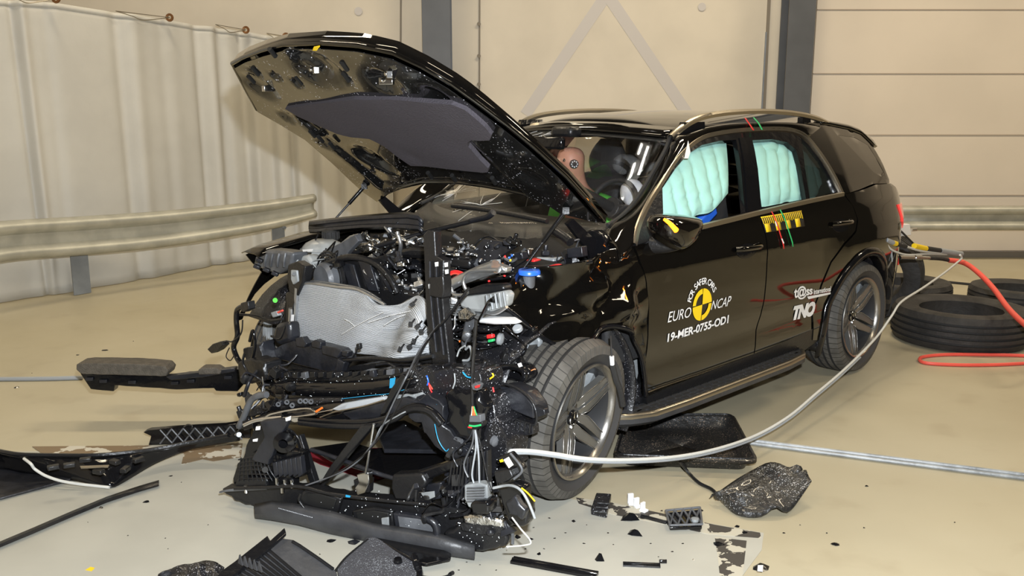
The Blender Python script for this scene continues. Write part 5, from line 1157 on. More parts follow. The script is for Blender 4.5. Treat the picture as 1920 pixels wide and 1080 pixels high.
# shutter frame lying over the radiator foot
sf = slab('shutter_frame', [(505, 660), (545, 636), (600, 645), (640, 655), (655, 672), (632, 702), (560, 685), (515, 672)], (.50, .34), .05, 'slate', bev=.006)
for q in ([(553, 634), (566, 632), (575, 645), (570, 652), (555, 650)], [(583, 641), (590, 637), (601, 642), (600, 655), (584, 651)], [(602, 648), (628, 652), (640, 658), (632, 672), (604, 664)], [(640, 658), (652, 660), (650, 670), (640, 667)], [(632, 672), (645, 680), (640, 700), (628, 695)]):
    slab('frame_clip', q, (.53, .37), .035, 'slate', sf, bev=.005)
slab('shutter_frame', [(520, 672), (630, 702), (645, 690), (800, 664), (815, 672), (810, 690), (700, 705), (640, 712), (520, 702)], (.46, .32), .05, 'plastic', rough=.01)
ptube('shutter_bar', [(640, 676), (700, 672), (760, 676), (812, 668)], (.50, .36), .010, 'plastic'); cable('broken_clip', [(662, 668), (668, 660), (670, 648)], (.55, .4), .004, 'plastic'); slab('broken_clip', [(667, 645), (673, 644), (674, 655), (667, 656)], (.55, .4), .02, 'plastic')
# horizontal slotted carrier and bumper beam
hb_ = slab('bumper_carrier', [(492, 698), (560, 696), (600, 700), (650, 698), (700, 694), (760, 688), (800, 682), (830, 684), (835, 705), (790, 712), (700, 716), (640, 718), (560, 716), (495, 712)], KB, .05, 'gloss', bev=.003, rough=.008)
random.seed(5)
for i in range(20):
    px = 500 + i * 16; y0 = 699 - max(0, px - 650) * .075; slab('carrier_rib', [(px, y0), (px + random.uniform(6, 12), y0 - 1), (px + 10, y0 + random.uniform(5, 12)), (px, y0 + 10)], (KB[0] + .02, KB[1] + .02), .02, random.choice(['plastic', 'greyplastic', 'slate']), hb_, bev=.002)
rows = []
for px, a, b in ((490, 712, 742), (520, 712, 748), (580, 714, 750), (640, 715, 750), (700, 712, 746), (745, 706, 740), (790, 700, 728)):
    rows.append([KP(px, lerp(a, b, h), (KB[0] + q, KB[1] + q)) for h, q in ((0, -.05), (0, .0), (.15, .03), (.45, .045), (.8, .03), (1, 0), (1, -.05))])
bb = MB().grid(rows).build('bumper_beam', 'gloss', car, solid=.006, ang=60)
slab('blue_sticker', [(731, 710), (741, 708), (738, 727), (730, 728)], (.72, .52), .003, 'cyan', bb, bev=0)
ptube('bright_edge', [(492, 706), (495, 725), (498, 740)], (.70, .5), .004, 'steel', bb); cable('cable_blue', [(640, 748), (690, 742), (730, 738), (760, 730)], (.72, .5), .0015, 'cyan')
slab('beam_bracket', [(445, 680), (470, 672), (495, 680), (500, 712), (470, 720), (448, 712)], (.64, .60), .10, 'plastic', bev=.01, rough=.01); slab('beam_bracket', [(455, 655), (490, 640), (500, 690), (460, 700)], (.55, .52), .08, 'slate', bev=.01, rough=.015)
# crash foam and steel bar of the right side, reaching out to the left of the picture
def wslab(name, px, Y, th, m, par=None, bev=.004, rough=0, seed=0, tilt=0, label=None):
    pts = [WY(x, y, Y) for x, y in px]; rp = []
    for i, p in enumerate(pts):
        q = pts[(i + 1) % len(pts)]; N = max(1, int((q - p).length / .03)) if rough else 1
        for j in range(N):
            r_ = p.lerp(q, j / N); rp.append(r_ + V((N3(r_.x, r_.z, seed, 40), 0, N3(r_.z, r_.x, seed + 3, 40))) * rough)
    return MB().prism(rp, (0, th, 0)).build(name, m, par, bev=bev, label=label)
M['foam'] = mat('grey_brown_foam', (.11, .095, .075), .85, bump=.8, bscale=140, var=.3, vscale=30)
cr1 = wslab('crash_beam', [(150, 700), (210, 703), (320, 706), (370, 700), (440, 692), (482, 694), (486, 712), (460, 718), (445, 735), (405, 733), (400, 728), (330, 731), (300, 728), (215, 723), (213, 734), (170, 730), (160, 716)], 4.92, .06, 'gloss', car, .004, .004)
wslab('crash_foam', [(143, 683), (160, 681), (240, 682), (308, 687), (315, 695), (312, 706), (230, 704), (152, 702), (143, 694)], 4.88, .13, 'foam', cr1, .006, .003)
wslab('foam_block', [(371, 694), (378, 690), (405, 690), (415, 696), (412, 702), (372, 703)], 4.88, .08, 'foam', cr1, .006)
for x, y in ((186, 712), (240, 714), (320, 716), (160, 708), (350, 712), (420, 705)): wslab('beam_hole', [(x, y), (x + 14, y), (x + 14, y + 6), (x, y + 6)], 4.905, .01, 'slate', cr1, .002)
wslab('crash_beam', [(310, 706), (380, 698), (440, 690), (440, 697), (380, 708), (320, 713)], 4.89, .05, 'slate', cr1, .004)
# hanging black hook with plug at the right front wheel
ptube('wiring_bracket', [(463, 572), (446, 580), (443, 600), (445, 630), (438, 650), (444, 670), (452, 682)], (.62, .6), .014, 'gloss'); slab('wiring_plug', [(451, 568), (464, 565), (466, 580), (455, 586), (450, 580)], (.64, .62), .04, 'plastic', bev=.004)
cable('hanging_wire', [(450, 590), (480, 592), (505, 601), (530, 598)], (.60, .55), .007, 'plastic'); cable('hanging_wire', [(455, 600), (452, 625), (436, 640), (425, 640), (415, 648)], (.64, .62), .004, 'plastic'); ptube('wiring_bracket', [(468, 640), (474, 620), (478, 650), (470, 685)], (.60, .58), .008, 'gloss')
slab('loose_plug', [(388, 655), (398, 645), (413, 640), (418, 647), (408, 657), (396, 663)], (.66, .64), .04, 'plastic', bev=.004)
cable('hanging_wire', [(535, 612), (525, 635), (508, 630)], (.55, .5), .005, 'plastic'); cable('hanging_wire', [(430, 652), (424, 668), (432, 676), (440, 664)], (.62, .6), .003, 'plastic')
# headlamp / chrome grille piece
rows = []
hl_t = spline([KP(*p, (KH[0] - .02, KH[1] - .02)) for p in ((455, 798), (480, 784), (520, 770), (580, 760), (630, 750), (700, 744), (760, 736), (800, 738))], 5); hl_b = spline([KP(*p, KH) for p in ((455, 800), (490, 797), (530, 795), (580, 794), (640, 793), (700, 788), (760, 778), (800, 765))], 5)
bk_ = V((.02, .07, .0)); rows = [[p + bk_ for p in hl_t], hl_t] + [[a.lerp(b, t) + V((-.02, -.04, .0)) * math.sin(PI * t) for a, b in zip(hl_t, hl_b)] for t in (.2, .4, .6, .8)] + [hl_b, [p + bk_ for p in hl_b]]
hl = MB().grid(rows).build('grille_shell', 'gloss', car, solid=.006, ang=60)
KL = (KH[0] + .06, KH[1] + .06)
ptube('chrome_trim', [(458, 797), (480, 788), (510, 784), (530, 782)], KL, .010, 'chrome', hl); ptube('chrome_trim', [(497, 784), (507, 777), (540, 770), (575, 766), (588, 770), (592, 777), (560, 781), (520, 785)], KL, .005, 'chrome', hl)
slab('chrome_strip', [(500, 786), (560, 780), (620, 768), (650, 758), (640, 776), (590, 790), (510, 796)], KL, .01, 'chrome', hl, bev=.003); slab('lamp_lens', [(620, 768), (640, 757), (680, 750), (718, 744), (722, 750), (690, 760), (640, 772)], (KH[0] + .08, KH[1] + .08), .03, 'lens', hl, bev=.006)
slab('orange_reflector', [(590, 771), (603, 763), (605, 766), (593, 774)], (KH[0] + .08, KH[1] + .08), .004, 'orange', hl, bev=0); ptube('brass_edge', [(600, 783), (630, 772), (680, 762), (720, 750)], (KH[0] + .09, KH[1] + .09), .003, 'rail', hl)
slab('lamp_panel', [(640, 775), (700, 760), (760, 745), (790, 755), (740, 780), (660, 790)], (KH[0] + .05, KH[1] + .05), .03, 'slate', hl, bev=.008)
ptube('bent_bar', [(562, 792), (620, 798), (690, 798), (740, 785), (765, 768), (790, 766), (810, 774), (828, 795)], [(.92, .58)] * 8, .014, 'plastic'); ptube('bent_bar', [(561, 786), (620, 790), (690, 790), (735, 779), (765, 762), (790, 760), (815, 772), (832, 792)], [(.92, .58)] * 8, .010, 'gloss')
ptube('curved_tube', [(448, 800), (458, 780), (470, 752), (485, 742), (500, 740)], (.82, .6), .016, 'greyplastic'); slab('arch_shell', [(455, 786), (470, 766), (500, 752), (560, 748), (640, 748), (640, 756), (560, 764), (500, 775)], (.74, .5), .05, 'dirty', bev=.01)
for px, py in ((538, 754), (563, 752), (573, 752), (583, 753), (548, 760), (522, 758)): P = KP(px, py, (.80, .55)); MB().lathe([(.006, -.004), (.012, -.004), (.012, .006), (.006, .006)], 14, Matrix.Translation(P)).build('screw_boss', 'greyplastic', car)
# carriers with net ribs standing left in the wreck
nr = slab('ribbed_carrier', [(462, 835), (480, 800), (520, 796), (530, 830), (545, 845), (566, 850), (570, 893), (556, 896), (545, 890), (548, 918), (440, 918), (437, 905), (445, 870), (460, 850)], KM, .05, 'gloss', bev=.003, rough=.01, seed=3)
random.seed(8)
KN = (KM[0] + .05, KM[1] + .05)
for i in range(9): ptube('net_rib', [(452 + i * 6, 858 + (i % 3)), (450 + i * 7, 880), (448 + i * 9, 902)], KN, .0035, 'plastic', nr, n=5)
for i in range(6): ptube('net_rib', [(447, 862 + i * 7), (475, 857 + i * 8), (505, 862 + i * 7)], KN, .0035, 'plastic', nr, n=5)
for i in range(6): slab('carrier_fin', [(510 + i * 9, 868 - i * 2), (518 + i * 9, 866 - i * 2), (522 + i * 9, 890), (514 + i * 9, 896)], KN, .03, 'slate', nr, bev=.003)
slab('lower_plate', [(443, 900), (498, 896), (500, 915), (440, 916)], KN, .02, 'plastic', nr); MB().cyl(KP(497, 881, (KN[0] + .03, KN[1] + .03)), KP(497, 881, KN), .013, n=18).build('round_boss', 'rubber', nr)
slab('carrier_arm', [(487, 790), (520, 786), (540, 790), (520, 828), (502, 872), (470, 862), (495, 820)], (KN[0] + .02, KN[1] + .02), .03, 'slate', nr, bev=.004, rough=.006)
MB().lathe([(0, .03), (.035, .03), (.045, .015), (.045, -.03), (.02, -.04)], 24, Matrix.Translation(KP(535, 826, KN))).lathe([(.046, .0), (.05, .0), (.05, .006), (.046, .006)], 24, Matrix.Translation(KP(535, 826, KN))).build('fog_lamp_motor', 'gloss', car)
for q in ([(480, 800), (488, 799), (487, 806), (479, 807)], [(474, 824), (483, 822), (482, 828), (474, 828)], [(535, 784), (545, 780), (544, 788), (536, 790)]): slab('white_label', q, (KN[0] + .05, KN[1] + .05), .003, 'white', bev=0)
MB().cyl(KP(448, 815, (KN[0] + .05, KN[1] + .05)), KP(448, 815, KN), .011, n=16).build('bolt', 'grey_part', car)
# the diagonal supports
slab('support_strut', [(552, 818), (562, 816), (594, 915), (583, 915)], (.92, .60), .03, 'plastic'); slab('support_strut', [(675, 800), (700, 797), (640, 868), (603, 916), (592, 918), (620, 872)], (1.02, .62), .035, 'plastic')
slab('plastic_trim', [(752, 702), (760, 706), (738, 745), (722, 775), (712, 778), (732, 730)], (1.0, .64), .02, 'gloss')
# lattice bracket reaching left
lb_ = wslab('lattice_bracket', [(268, 811), (278, 807), (330, 803), (420, 798), (460, 792), (470, 806), (470, 822), (430, 822), (380, 826), (330, 833), (278, 835), (283, 818)], 4.52, .05, 'gloss', car, .004)
for i in range(7): a = 300 + i * 22; MB().tube([WY(a, 832 - i, 4.50), WY(a + 22, 804 - i, 4.50)], .004, 5, False).tube([WY(a, 806 - i, 4.50), WY(a + 22, 830 - i, 4.50)], .004, 5, False).build('lattice_rib', 'greyplastic', lb_)
ptube('wire_eye', [(345, 800), (352, 796), (360, 798), (360, 803)], (1.1, 1.1), .003, 'plastic')
# lower bumper carrier with ducts, skirt lip
rows = []
for px, a, b in ((478, 946, 970), (510, 940, 974), (560, 946, 983), (620, 958, 1000), (700, 982, 1016), (760, 990, 1030), (820, 1000, 1038), (890, 1022, 1048)):
    rows.append([KP(px, lerp(a, b, h), (KC[0] + q, KC[1] + q)) for h, q in ((0, .0), (.3, .03), (.7, .035), (1, .02), (1, -.01))])
lip = MB().grid(rows).build('bumper_lip', 'matgrey', car, solid=.008, ang=60)
for i in range(24): px = 523 + i * 2.7; MB().cyl(KP(px, 953 + i * .75, (KC[0] + .042, KC[1] + .042)), KP(px, 953 + i * .75, (KC[0] + .03, KC[1] + .03)), .0022, n=5).build('stamped_dot', 'greyplastic', lip) if i % 1 == 0 else None
lc = slab('lower_carrier', [(415, 918), (440, 916), (500, 912), (560, 915), (640, 930), (720, 938), (800, 948), (880, 956), (940, 985), (955, 1005), (945, 1025), (890, 1028), (820, 1020), (770, 1005), (700, 985), (640, 968), (585, 955), (520, 946), (480, 950), (440, 940)], (1.24, .61), .07, 'plastic', bev=.006, rough=.01, seed=9)
KD = (1.30, .655)
def duct(px, m='plastic', inner='black', k=KD, name='air_duct'):
    o = slab(name, px, k, .03, m, lc, bev=.006); c = (sum(p[0] for p in px) / len(px), sum(p[1] for p in px) / len(px)); inn = [(lerp(c[0], p[0], .8), lerp(c[1], p[1], .74)) for p in px]
    slab('duct_opening', inn, (k[0] + .006, k[1] + .006), .01, inner, lc, bev=.002); return o
duct([(558, 930), (570, 920), (600, 922), (640, 935), (632, 962), (590, 955), (562, 945)], 'plastic'); duct([(660, 958), (700, 952), (735, 958), (738, 990), (700, 1000), (664, 985)], 'plastic')
duct([(736, 962), (780, 968), (812, 975), (820, 990), (815, 1012), (780, 1014), (742, 1000)], 'slate', 'greyplastic'); slab('silver_plate', [(714, 972), (728, 970), (729, 990), (716, 992)], (1.33, .68), .01, 'grey_part', lc)
ptube('duct_ring', [(800, 972), (814, 980), (820, 996), (812, 1012), (795, 1015)], (1.33, .68), .016, 'slate', lc); ptube('duct_ring', [(565, 925), (561, 938), (570, 952)], (1.34, .69), .006, 'plastic', lc)
ptube('cross_wire', [(440, 916), (500, 914), (560, 912), (620, 926), (700, 936), (800, 946)], (1.32, .67), .008, 'plastic', lc); slab('blue_sticker', [(648, 928), (657, 930), (656, 933), (648, 932)], (1.34, .69), .003, 'cyan', lc, bev=0)
for px, py in ((520, 910), (535, 913), (462, 924), (530, 924), (548, 914)): P = KP(px, py, (1.31, .66)); MB().cyl(P, P + V((0, 0, .035)), .008, n=10).build('bolt', 'steel', lc)
ptube('wire_end', [(412, 923), (425, 920), (450, 918), (500, 915)], (1.31, .66), [.004, .008], 'greyplastic', lc)
for x0, m_ in ((745, 'plastic'), (875, 'gloss')): pass
sr_ = slab('side_carrier', [(830, 1000), (870, 985), (940, 990), (956, 1008), (948, 1026), (905, 1035), (850, 1030)], (1.31, .66), .09, 'plastic', bev=.012, rough=.01); slab('mesh_insert', [(862, 982), (920, 978), (950, 988), (955, 1000), (900, 1004), (865, 996)], (1.33, .68), .02, 'honey', sr_, bev=.006)
slab('mesh_insert', [(866, 968), (905, 966), (940, 975), (946, 990), (870, 984)], (1.34, .69), .03, 'foil', sr_, bev=.01)
# --- right mess: control unit, bracket, sensor box
cu = slab('control_unit', [(870, 910), (900, 906), (913, 910), (915, 950), (905, 956), (878, 952), (870, 935)], (1.08, .66), .04, 'grey_part', bev=.006)
for i in range(6): ptube('cooling_rib', [(876, 915 + i * 5), (908, 914 + i * 5)], (1.10, .68), .003, 'greyplastic', cu)
slab('motor_cover', [(880, 945), (888, 940), (912, 940), (918, 948), (916, 965), (885, 966)], (1.14, .70), .07, 'gloss', bev=.015)
slab('gloss_frame', [(930, 860), (955, 848), (975, 870), (981, 880), (966, 898), (955, 892), (945, 870)], (.78, .62), .03, 'gloss', bev=.006); ptube('frame_edge', [(957, 850), (979, 880), (964, 898)], (.80, .64), .005, 'greyplastic')
slab('paper_label', [(944, 862), (953, 857), (962, 872), (954, 878)], (.84, .68), .003, 'white', bev=0); slab('yellow_mark', [(936, 863), (941, 861), (943, 866), (938, 867)], (.84, .68), .004, 'yellow', bev=0); slab('sensor_box', [(925, 885), (955, 880), (962, 895), (948, 905), (930, 908)], (.86, .66), .05, 'plastic', bev=.006)
slab('side_shell', [(935, 915), (960, 905), (980, 915), (988, 950), (985, 985), (975, 992), (950, 975), (940, 950)], (.90, .68), .05, 'gloss', bev=.01, rough=.02, seed=4); slab('side_shell', [(945, 940), (965, 930), (985, 960), (978, 975), (955, 965)], (.96, .74), .03, 'slate', bev=.008, rough=.01)
ptube('bent_strip', [(925, 915), (955, 910), (975, 918), (990, 940), (1003, 972)], (.98, .76), .005, 'grey_part'); ptube('bent_strip', [(978, 915), (990, 925), (1003, 940)], (.9, .7), .003, 'yellow'); ptube('bent_strip', [(960, 970), (975, 990), (995, 1015), (985, 1022), (950, 1025)], (.94, .74), .003, 'whitecable')
# headlamp remains pushed against the wheel
lh = slab('headlamp_shell', [(905, 745), (930, 726), (955, 722), (985, 735), (1003, 760), (1008, 775), (1004, 792), (985, 785), (940, 770), (915, 765)], (.42, .30), .08, 'slate', bev=.012); slab('headlamp_cover', [(930, 735), (955, 727), (985, 742), (1000, 762), (1000, 786), (960, 770)], (.46, .34), .015, 'slate', lh, bev=.006)
ptube('headlamp_rim', [(905, 768), (940, 778), (985, 792), (1003, 796), (1006, 775), (995, 750), (970, 728), (940, 718)], (.46, .34), .006, 'plastic', lh)
slab('headlamp_tab', [(1000, 760), (1020, 768), (1022, 778), (1004, 784)], (.46, .34), .03, 'slate', lh); slab('headlamp_base', [(950, 780), (1000, 796), (998, 815), (985, 818), (958, 805), (945, 790)], (.46, .34), .04, 'dirty', lh, bev=.004, rough=.01)
for i in range(5): ptube('vent_rib', [(958 + i * 9, 786 + i * 2), (956 + i * 9, 802 + i * 2.5)], (.48, .36), .003, 'plastic', lh)
# crushed centre mass
slab('crushed_mass', [(750, 700), (800, 690), (850, 690), (900, 700), (905, 740), (930, 780), (955, 830), (940, 900), (930, 950), (900, 985), (860, 985), (840, 950), (850, 900), (845, 850), (830, 830), (790, 790), (755, 750)], (.66, .46), .14, 'dirty', bev=.01, rough=.03, seed=7)
slab('crushed_mass', [(760, 760), (800, 740), (830, 760), (835, 800), (880, 845), (870, 870), (830, 850), (790, 800), (765, 785)], (.80, .52), .05, 'slate', bev=.008, rough=.03, seed=12)
slab('foil_sheet', [(742, 742), (790, 738), (815, 758), (822, 765), (824, 790), (812, 800), (780, 775), (745, 760)], (.76, .48), .012, 'grey_part', bev=.002, rough=.012, seed=2); slab('blue_sticker', [(811, 757), (819, 758), (819, 764), (812, 763)], (.80, .52), .003, 'cyan', bev=0)
slab('dark_cover', [(838, 730), (900, 735), (912, 760), (905, 790), (900, 830), (860, 828), (835, 800)], (.72, .50), .06, 'gloss', bev=.02, rough=.02, seed=14)
for i in range(12): slab('slat_panel', [(845 + i * 6, 868 - i * 2), (848 + i * 6, 867 - i * 2), (838 + i * 7, 945 - i * 2), (834 + i * 7, 946 - i * 2)], (.98, .60), .03, random.choice(['plastic', 'gloss', 'slate']), bev=.002)
# undertray wedge and panels
def hpoly(name, px, z0, z1, th, m, par=car, rough=0, bev=.004, seed=0, lst=None, label=None):
    """a panel lying nearly flat: heights interpolate from z0 at its left to z1 at its right"""
    xs0 = min(p[0] for p in px); xs1 = max(p[0] for p in px); P = []
    for i, (x, y) in enumerate(px):
        z = lst[i] if lst else lerp(z0, z1, (x - xs0) / (xs1 - xs0)); P.append(G(x, y, z))
    if rough:
        Q = []
        for i, p in enumerate(P):
            q = P[(i + 1) % len(P)]; N = max(1, int((q - p).length / .03))
            for j in range(N): r_ = p.lerp(q, j / N); Q.append(r_ + V((N3(r_.x, r_.y, seed, 30), N3(r_.y, r_.x, seed + 2, 30), 0)) * rough)
        P = Q
    return MB().prism(P, (0, 0, th)).build(name, m, par, bev=bev, label=label)
ut = hpoly('undertray', [(583, 843), (660, 832), (700, 845), (800, 838), (870, 845), (890, 860), (860, 880), (760, 905), (700, 890), (620, 866)], .10, .22, .012, 'gloss'); hpoly('undertray', [(700, 800), (760, 795), (830, 830), (858, 852), (720, 850)], .22, .26, .02, 'slate')
ptube('tray_edge', [(583, 843), (640, 862), (700, 885), (760, 903)], (.95, .6), .010, 'slate', ut)
slab('tray_channel', [(750, 895), (860, 860), (900, 850), (905, 862), (850, 880), (770, 915), (735, 920), (735, 900)], (1.0, .6), .05, 'gloss', bev=.008)
slab('pump_block', [(735, 890), (790, 888), (800, 905), (790, 925), (775, 940), (740, 938), (732, 915)], (1.02, .62), .06, 'plastic', bev=.01); slab('latch', [(668, 890), (690, 886), (692, 905), (685, 925), (670, 930), (664, 915), (672, 905)], (1.06, .64), .03, 'steel', bev=.004); slab('latch', [(662, 900), (694, 898), (692, 924), (668, 926)], (1.05, .63), .03, 'plastic', bev=.004)
ptube('latch_rod', [(701, 795), (694, 840), (686, 888)], (1.06, .64), .006, 'steel')
slab('blue_tinted_block', [(745, 920), (790, 908), (825, 905), (822, 935), (790, 942), (748, 938)], (.98, .60), .03, 'slate', bev=.006, rough=.015); slab('pale_label', [(788, 924), (814, 921), (815, 932), (800, 938)], (1.0, .64), .003, 'grey_part', bev=0)
hpoly('splitter_panel', [(700, 1010), (790, 1015), (846, 1042), (845, 1052), (800, 1062), (780, 1058)], .03, .03, .012, 'gloss')
# dangling cables and harness
cable('harness', [(879, 540), (850, 580), (835, 600), (800, 640), (775, 690), (755, 720), (735, 760), (715, 800)], [(.5, .38)] * 4 + [(.85, .6)] * 4, .006, 'plastic'); cable('harness', [(822, 610), (790, 650), (765, 700), (740, 750), (700, 830), (650, 880), (560, 915)], [(.55, .45)] * 2 + [(1.0, .7)] * 3 + [(1.15, .7)] * 2, .0035, 'greyplastic')
cable('harness', [(824, 608), (800, 640), (778, 690), (760, 730), (725, 800), (680, 855), (600, 905)], [(.57, .47)] * 2 + [(1.0, .7)] * 3 + [(1.15, .7)] * 2, .003, 'plastic')
cable('harness', [(893, 600), (889, 650), (886, 700), (886, 750), (888, 775)], (.62, .50), .007, 'plastic')
pg = slab('harness_plug', [(880, 778), (900, 778), (901, 792), (879, 792)], (.66, .54), .03, 'greyplastic', bev=.003); slab('harness_plug', [(874, 792), (904, 791), (902, 800), (894, 806), (880, 804)], (.66, .54), .035, 'plastic', pg); ptube('seal_ring', [(880, 798), (890, 799), (901, 797)], (.69, .57), .004, 'greentape', pg); ptube('seal_ring', [(878, 801), (884, 802)], (.69, .57), .003, 'red', pg)
for dx, m_ in ((-3, 'orange'), (0, 'redhose'), (2, 'orange'), (5, 'greentape'), (-5, 'whitecable')): cable('plug_wire', [(887 + dx * .3, 762), (888 + dx * .6, 770), (889 + dx, 779)], (.67, .55), .0025, m_)
slab('connector', [(882, 722), (890, 717), (898, 722), (894, 733), (886, 732)], (.66, .54), .03, 'greyplastic'); slab('connector_lock', [(890, 724), (897, 722), (896, 727), (891, 728)], (.68, .56), .01, 'red', bev=0)
for px, m_, q in (((888, 806), 'greyplastic', (870, 870)), ((891, 806), 'greycable', (885, 890)), ((894, 806), 'plastic', (915, 900)), ((886, 806), 'slate', (850, 850)), ((892, 806), 'greycable', (900, 930))): cable('harness', [px, (lerp(px[0], q[0], .3) + 3, lerp(px[1], q[1], .4)), q, (q[0] + 8, q[1] + 25)], (.72, .58), .004, m_)
cable('bare_wire', [(846, 700), (850, 690), (872, 692), (882, 712), (878, 725)], (.55, .42), .003, 'alu'); cable('bare_wire', [(873, 655), (881, 650), (884, 665), (878, 675), (868, 676)], (.45, .33), .006, 'grey_part'); cable('bare_wire', [(815, 795), (822, 825), (835, 845), (841, 842)], (.85, .58), .002, 'cyan'); cable('bare_wire', [(700, 835), (715, 800), (745, 780), (760, 772)], (.98, .62), .003, 'grey_part')
for pts, m_ in (([(800, 704), (803, 715), (801, 722)], 'blue'), ([(804, 718), (806, 728), (810, 736)], 'red'), ([(806, 722), (811, 730)], 'redhose'), ([(868, 698), (875, 706), (882, 708)], 'cyan'), ([(919, 710), (925, 705), (923, 700)], 'yellow'), ([(924, 726), (926, 735)], 'red'), ([(852, 700), (853, 715), (849, 728)], 'grey_part'), ([(857, 668), (862, 655), (872, 648)], 'grey_part')): cable('loose_wire', pts, (.62, .50), .0035, m_)
clutter(46, (770, 690, 930, 800), (.46, .66), DK + ['dirty', 'greyplastic', 'slate', 'grey_part'], 31)
clutter(48, (840, 820, 945, 985), (.72, .96), DK + ['dirty', 'alu', 'greyplastic', 'slate'], 32)
clutter(26, (450, 690, 560, 800), (.64, .86), DK + ['slate'], 33)
clutter(12, (740, 905, 860, 950), (1.0, 1.06), DK + ['slate'], 34)
clutter(20, (460, 800, 570, 910), (.86, 1.0), DK + ['slate'], 35)
clutter(16, (900, 940, 960, 1000), (.9, 1.05), DK + ['slate', 'dirty', 'greyplastic'], 36)
# tiny bright chips added over the wreck to make its white glints
random.seed(77); gc = MB()
for (x0, y0, x1, y1, k0, k1, n) in ((500, 700, 800, 720, .70, .72, 60), (560, 735, 760, 760, .80, .86, 30), (760, 690, 930, 800, .70, .80, 120), (840, 820, 945, 985, .95, 1.1, 130), (450, 840, 560, 920, 1.0, 1.02, 30), (560, 920, 860, 990, 1.34, 1.37, 60), (690, 490, 800, 550, .22, .3, 60), (840, 450, 980, 520, .1, .2, 50), (850, 600, 980, 700, .22, .3, 60), (860, 985, 955, 1030, 1.34, 1.38, 30)):
    for i in range(n):
        P = KP(random.uniform(x0, x1), random.uniform(y0, y1), (lambda u: (u, u * (.6 if u < 1 else .51)))(random.uniform(k0, k1))); s_ = random.uniform(.0008, .002); a = V((random.uniform(-1, 1), random.uniform(-1, 1), random.uniform(-1, 1))).normalized() * s_; b = a.cross(V((.3, .5, .8))).normalized() * s_; c = a.cross(b).normalized() * s_
        gc.add([P + a + b + c, P + a - b - c, P - a + b - c, P - a - b + c], [(0, 1, 2), (0, 3, 1), (0, 2, 3), (1, 3, 2)])
g_o = gc.build('glint_chips', 'crumb', car, ang=5); g_o['kind'] = 'stuff'
# ================================================================== REAR INSTRUMENTS AND CABLES
rb_ = thing('power_box', 'small grey metal junction box mounted behind the tail lamp', 'box', CW(-3.99, .80, .92))
sb_ = lambda px, v: CW(S(px[0], px[1], v))
def bslab(name, px, v, th, m, par=None, bev=.003):
    return MB().prism([sb_(p, v) for p in px], LF * -th).build(name, m, par, bev=bev)
bslab('box_body', [(1678, 423), (1706, 420), (1709, 441), (1681, 444)], .86, .08, 'white', rb_); bslab('box_side', [(1668, 424), (1678, 422), (1680, 444), (1667, 446)], .84, .08, 'galvpost', rb_); MB().cyl(sb_((1708, 431), .83), sb_((1718, 430), .83), .012).build('cable_gland', 'steel', rb_)
MB().tube([sb_(p, .87) for p in ((1689, 433), (1700, 444), (1714, 458))], .007, 6).build('box_lead', 'rubber', rb_)
rd_ = thing('hose_coupling', 'steel hose coupling on a red block at the rear bumper', 'coupling', CW(-3.97, .8, .6))
bslab('red_block', [(1674, 477), (1685, 476), (1686, 497), (1675, 497)], .84, .05, 'red', rd_); MB().cyl(sb_((1686, 483), .82), sb_((1716, 483), .82), .016).cyl(sb_((1724, 483), .82), sb_((1742, 484), .82), .014).build('coupling_body', 'steel', rd_); MB().cyl(sb_((1714, 483), .82), sb_((1726, 483), .82), .020).build('coupling_ring', 'steel', rd_)
ho = thing('air_hose', 'thick red hose leaving the rear coupling and running down to the right', 'hose', CW(-4.4, .8, .6))
MB().tube([sb_((1742, 484), .82), sb_((1762, 485), .83), sb_((1780, 488), .84)], .015, 8).build('black_sleeve', 'rubber', ho)
Pd = sb_((1780, 488), .84); Y0 = Pd.y
MB().tube([Pd] + [WY(x, y, lerp(Y0, 5.6, t)) for x, y, t in ((1808, 493, .1), (1835, 512, .25), (1862, 540, .4), (1888, 575, .6), (1912, 600, .8), (1945, 630, 1))] + [G(1990, 690, .02), G(2100, 720, .02)], .020, 10).build('hose_line', 'redhose', ho, ang=60)
wc = thing('data_cable', 'long pale grey cable looping from the rear bumper to the front wreckage', 'cable', CW(-2.5, 1.2, 0))
wp = [(1800, 478, 1.0), (1803, 484, 1.0), (1795, 492, 1.0), (1770, 512, 1.02), (1730, 540, 1.04), (1690, 566, 1.06), (1672, 592, 1.08), (1645, 630, 1.1), (1612, 665, 1.14), (1575, 700, 1.18), (1530, 738, 1.22), (1480, 780, 1.26), (1420, 815, 1.28), (1350, 840, 1.30), (1270, 856, 1.30), (1180, 862, 1.28), (1100, 860, 1.25), (1040, 851, 1.2), (990, 845, 1.17), (950, 846, 1.14), (935, 852, 1.08), (920, 860, 1.0)]
MB().tube([sb_(p[:2], p[2]) for p in wp], .008, 8).build('cable_sheath', 'whitecable', wc, ang=60)
MB().tube([sb_((p[0] + 1, p[1] + 5), p[2] + .002) for p in wp[8:20]], .006, 8).build('cable_sheath', 'greycable', wc, ang=60)
cs = thing('instrument_cable', 'taped grey, yellow and black instrument cable sticking out behind the rear wheel', 'cable', CW(-4.0, .95, .75))
def seg(a, b, r_, m, n, v=.96): return MB().cyl(sb_(a, v), sb_(b, v), r_).build(n, m, cs)
seg((1661, 450), (1674, 455), .017, 'greycable', 'sleeve'); seg((1674, 455), (1680, 457), .0175, 'yellow', 'tape_band'); seg((1680, 457), (1698, 462), .015, 'rubber', 'sleeve'); seg((1714, 461), (1736, 466), .019, 'yellow', 'tape_band'); seg((1736, 466), (1762, 470), .019, 'rubber', 'sleeve'); seg((1762, 470), (1802, 476), .021, 'greycable', 'sleeve')
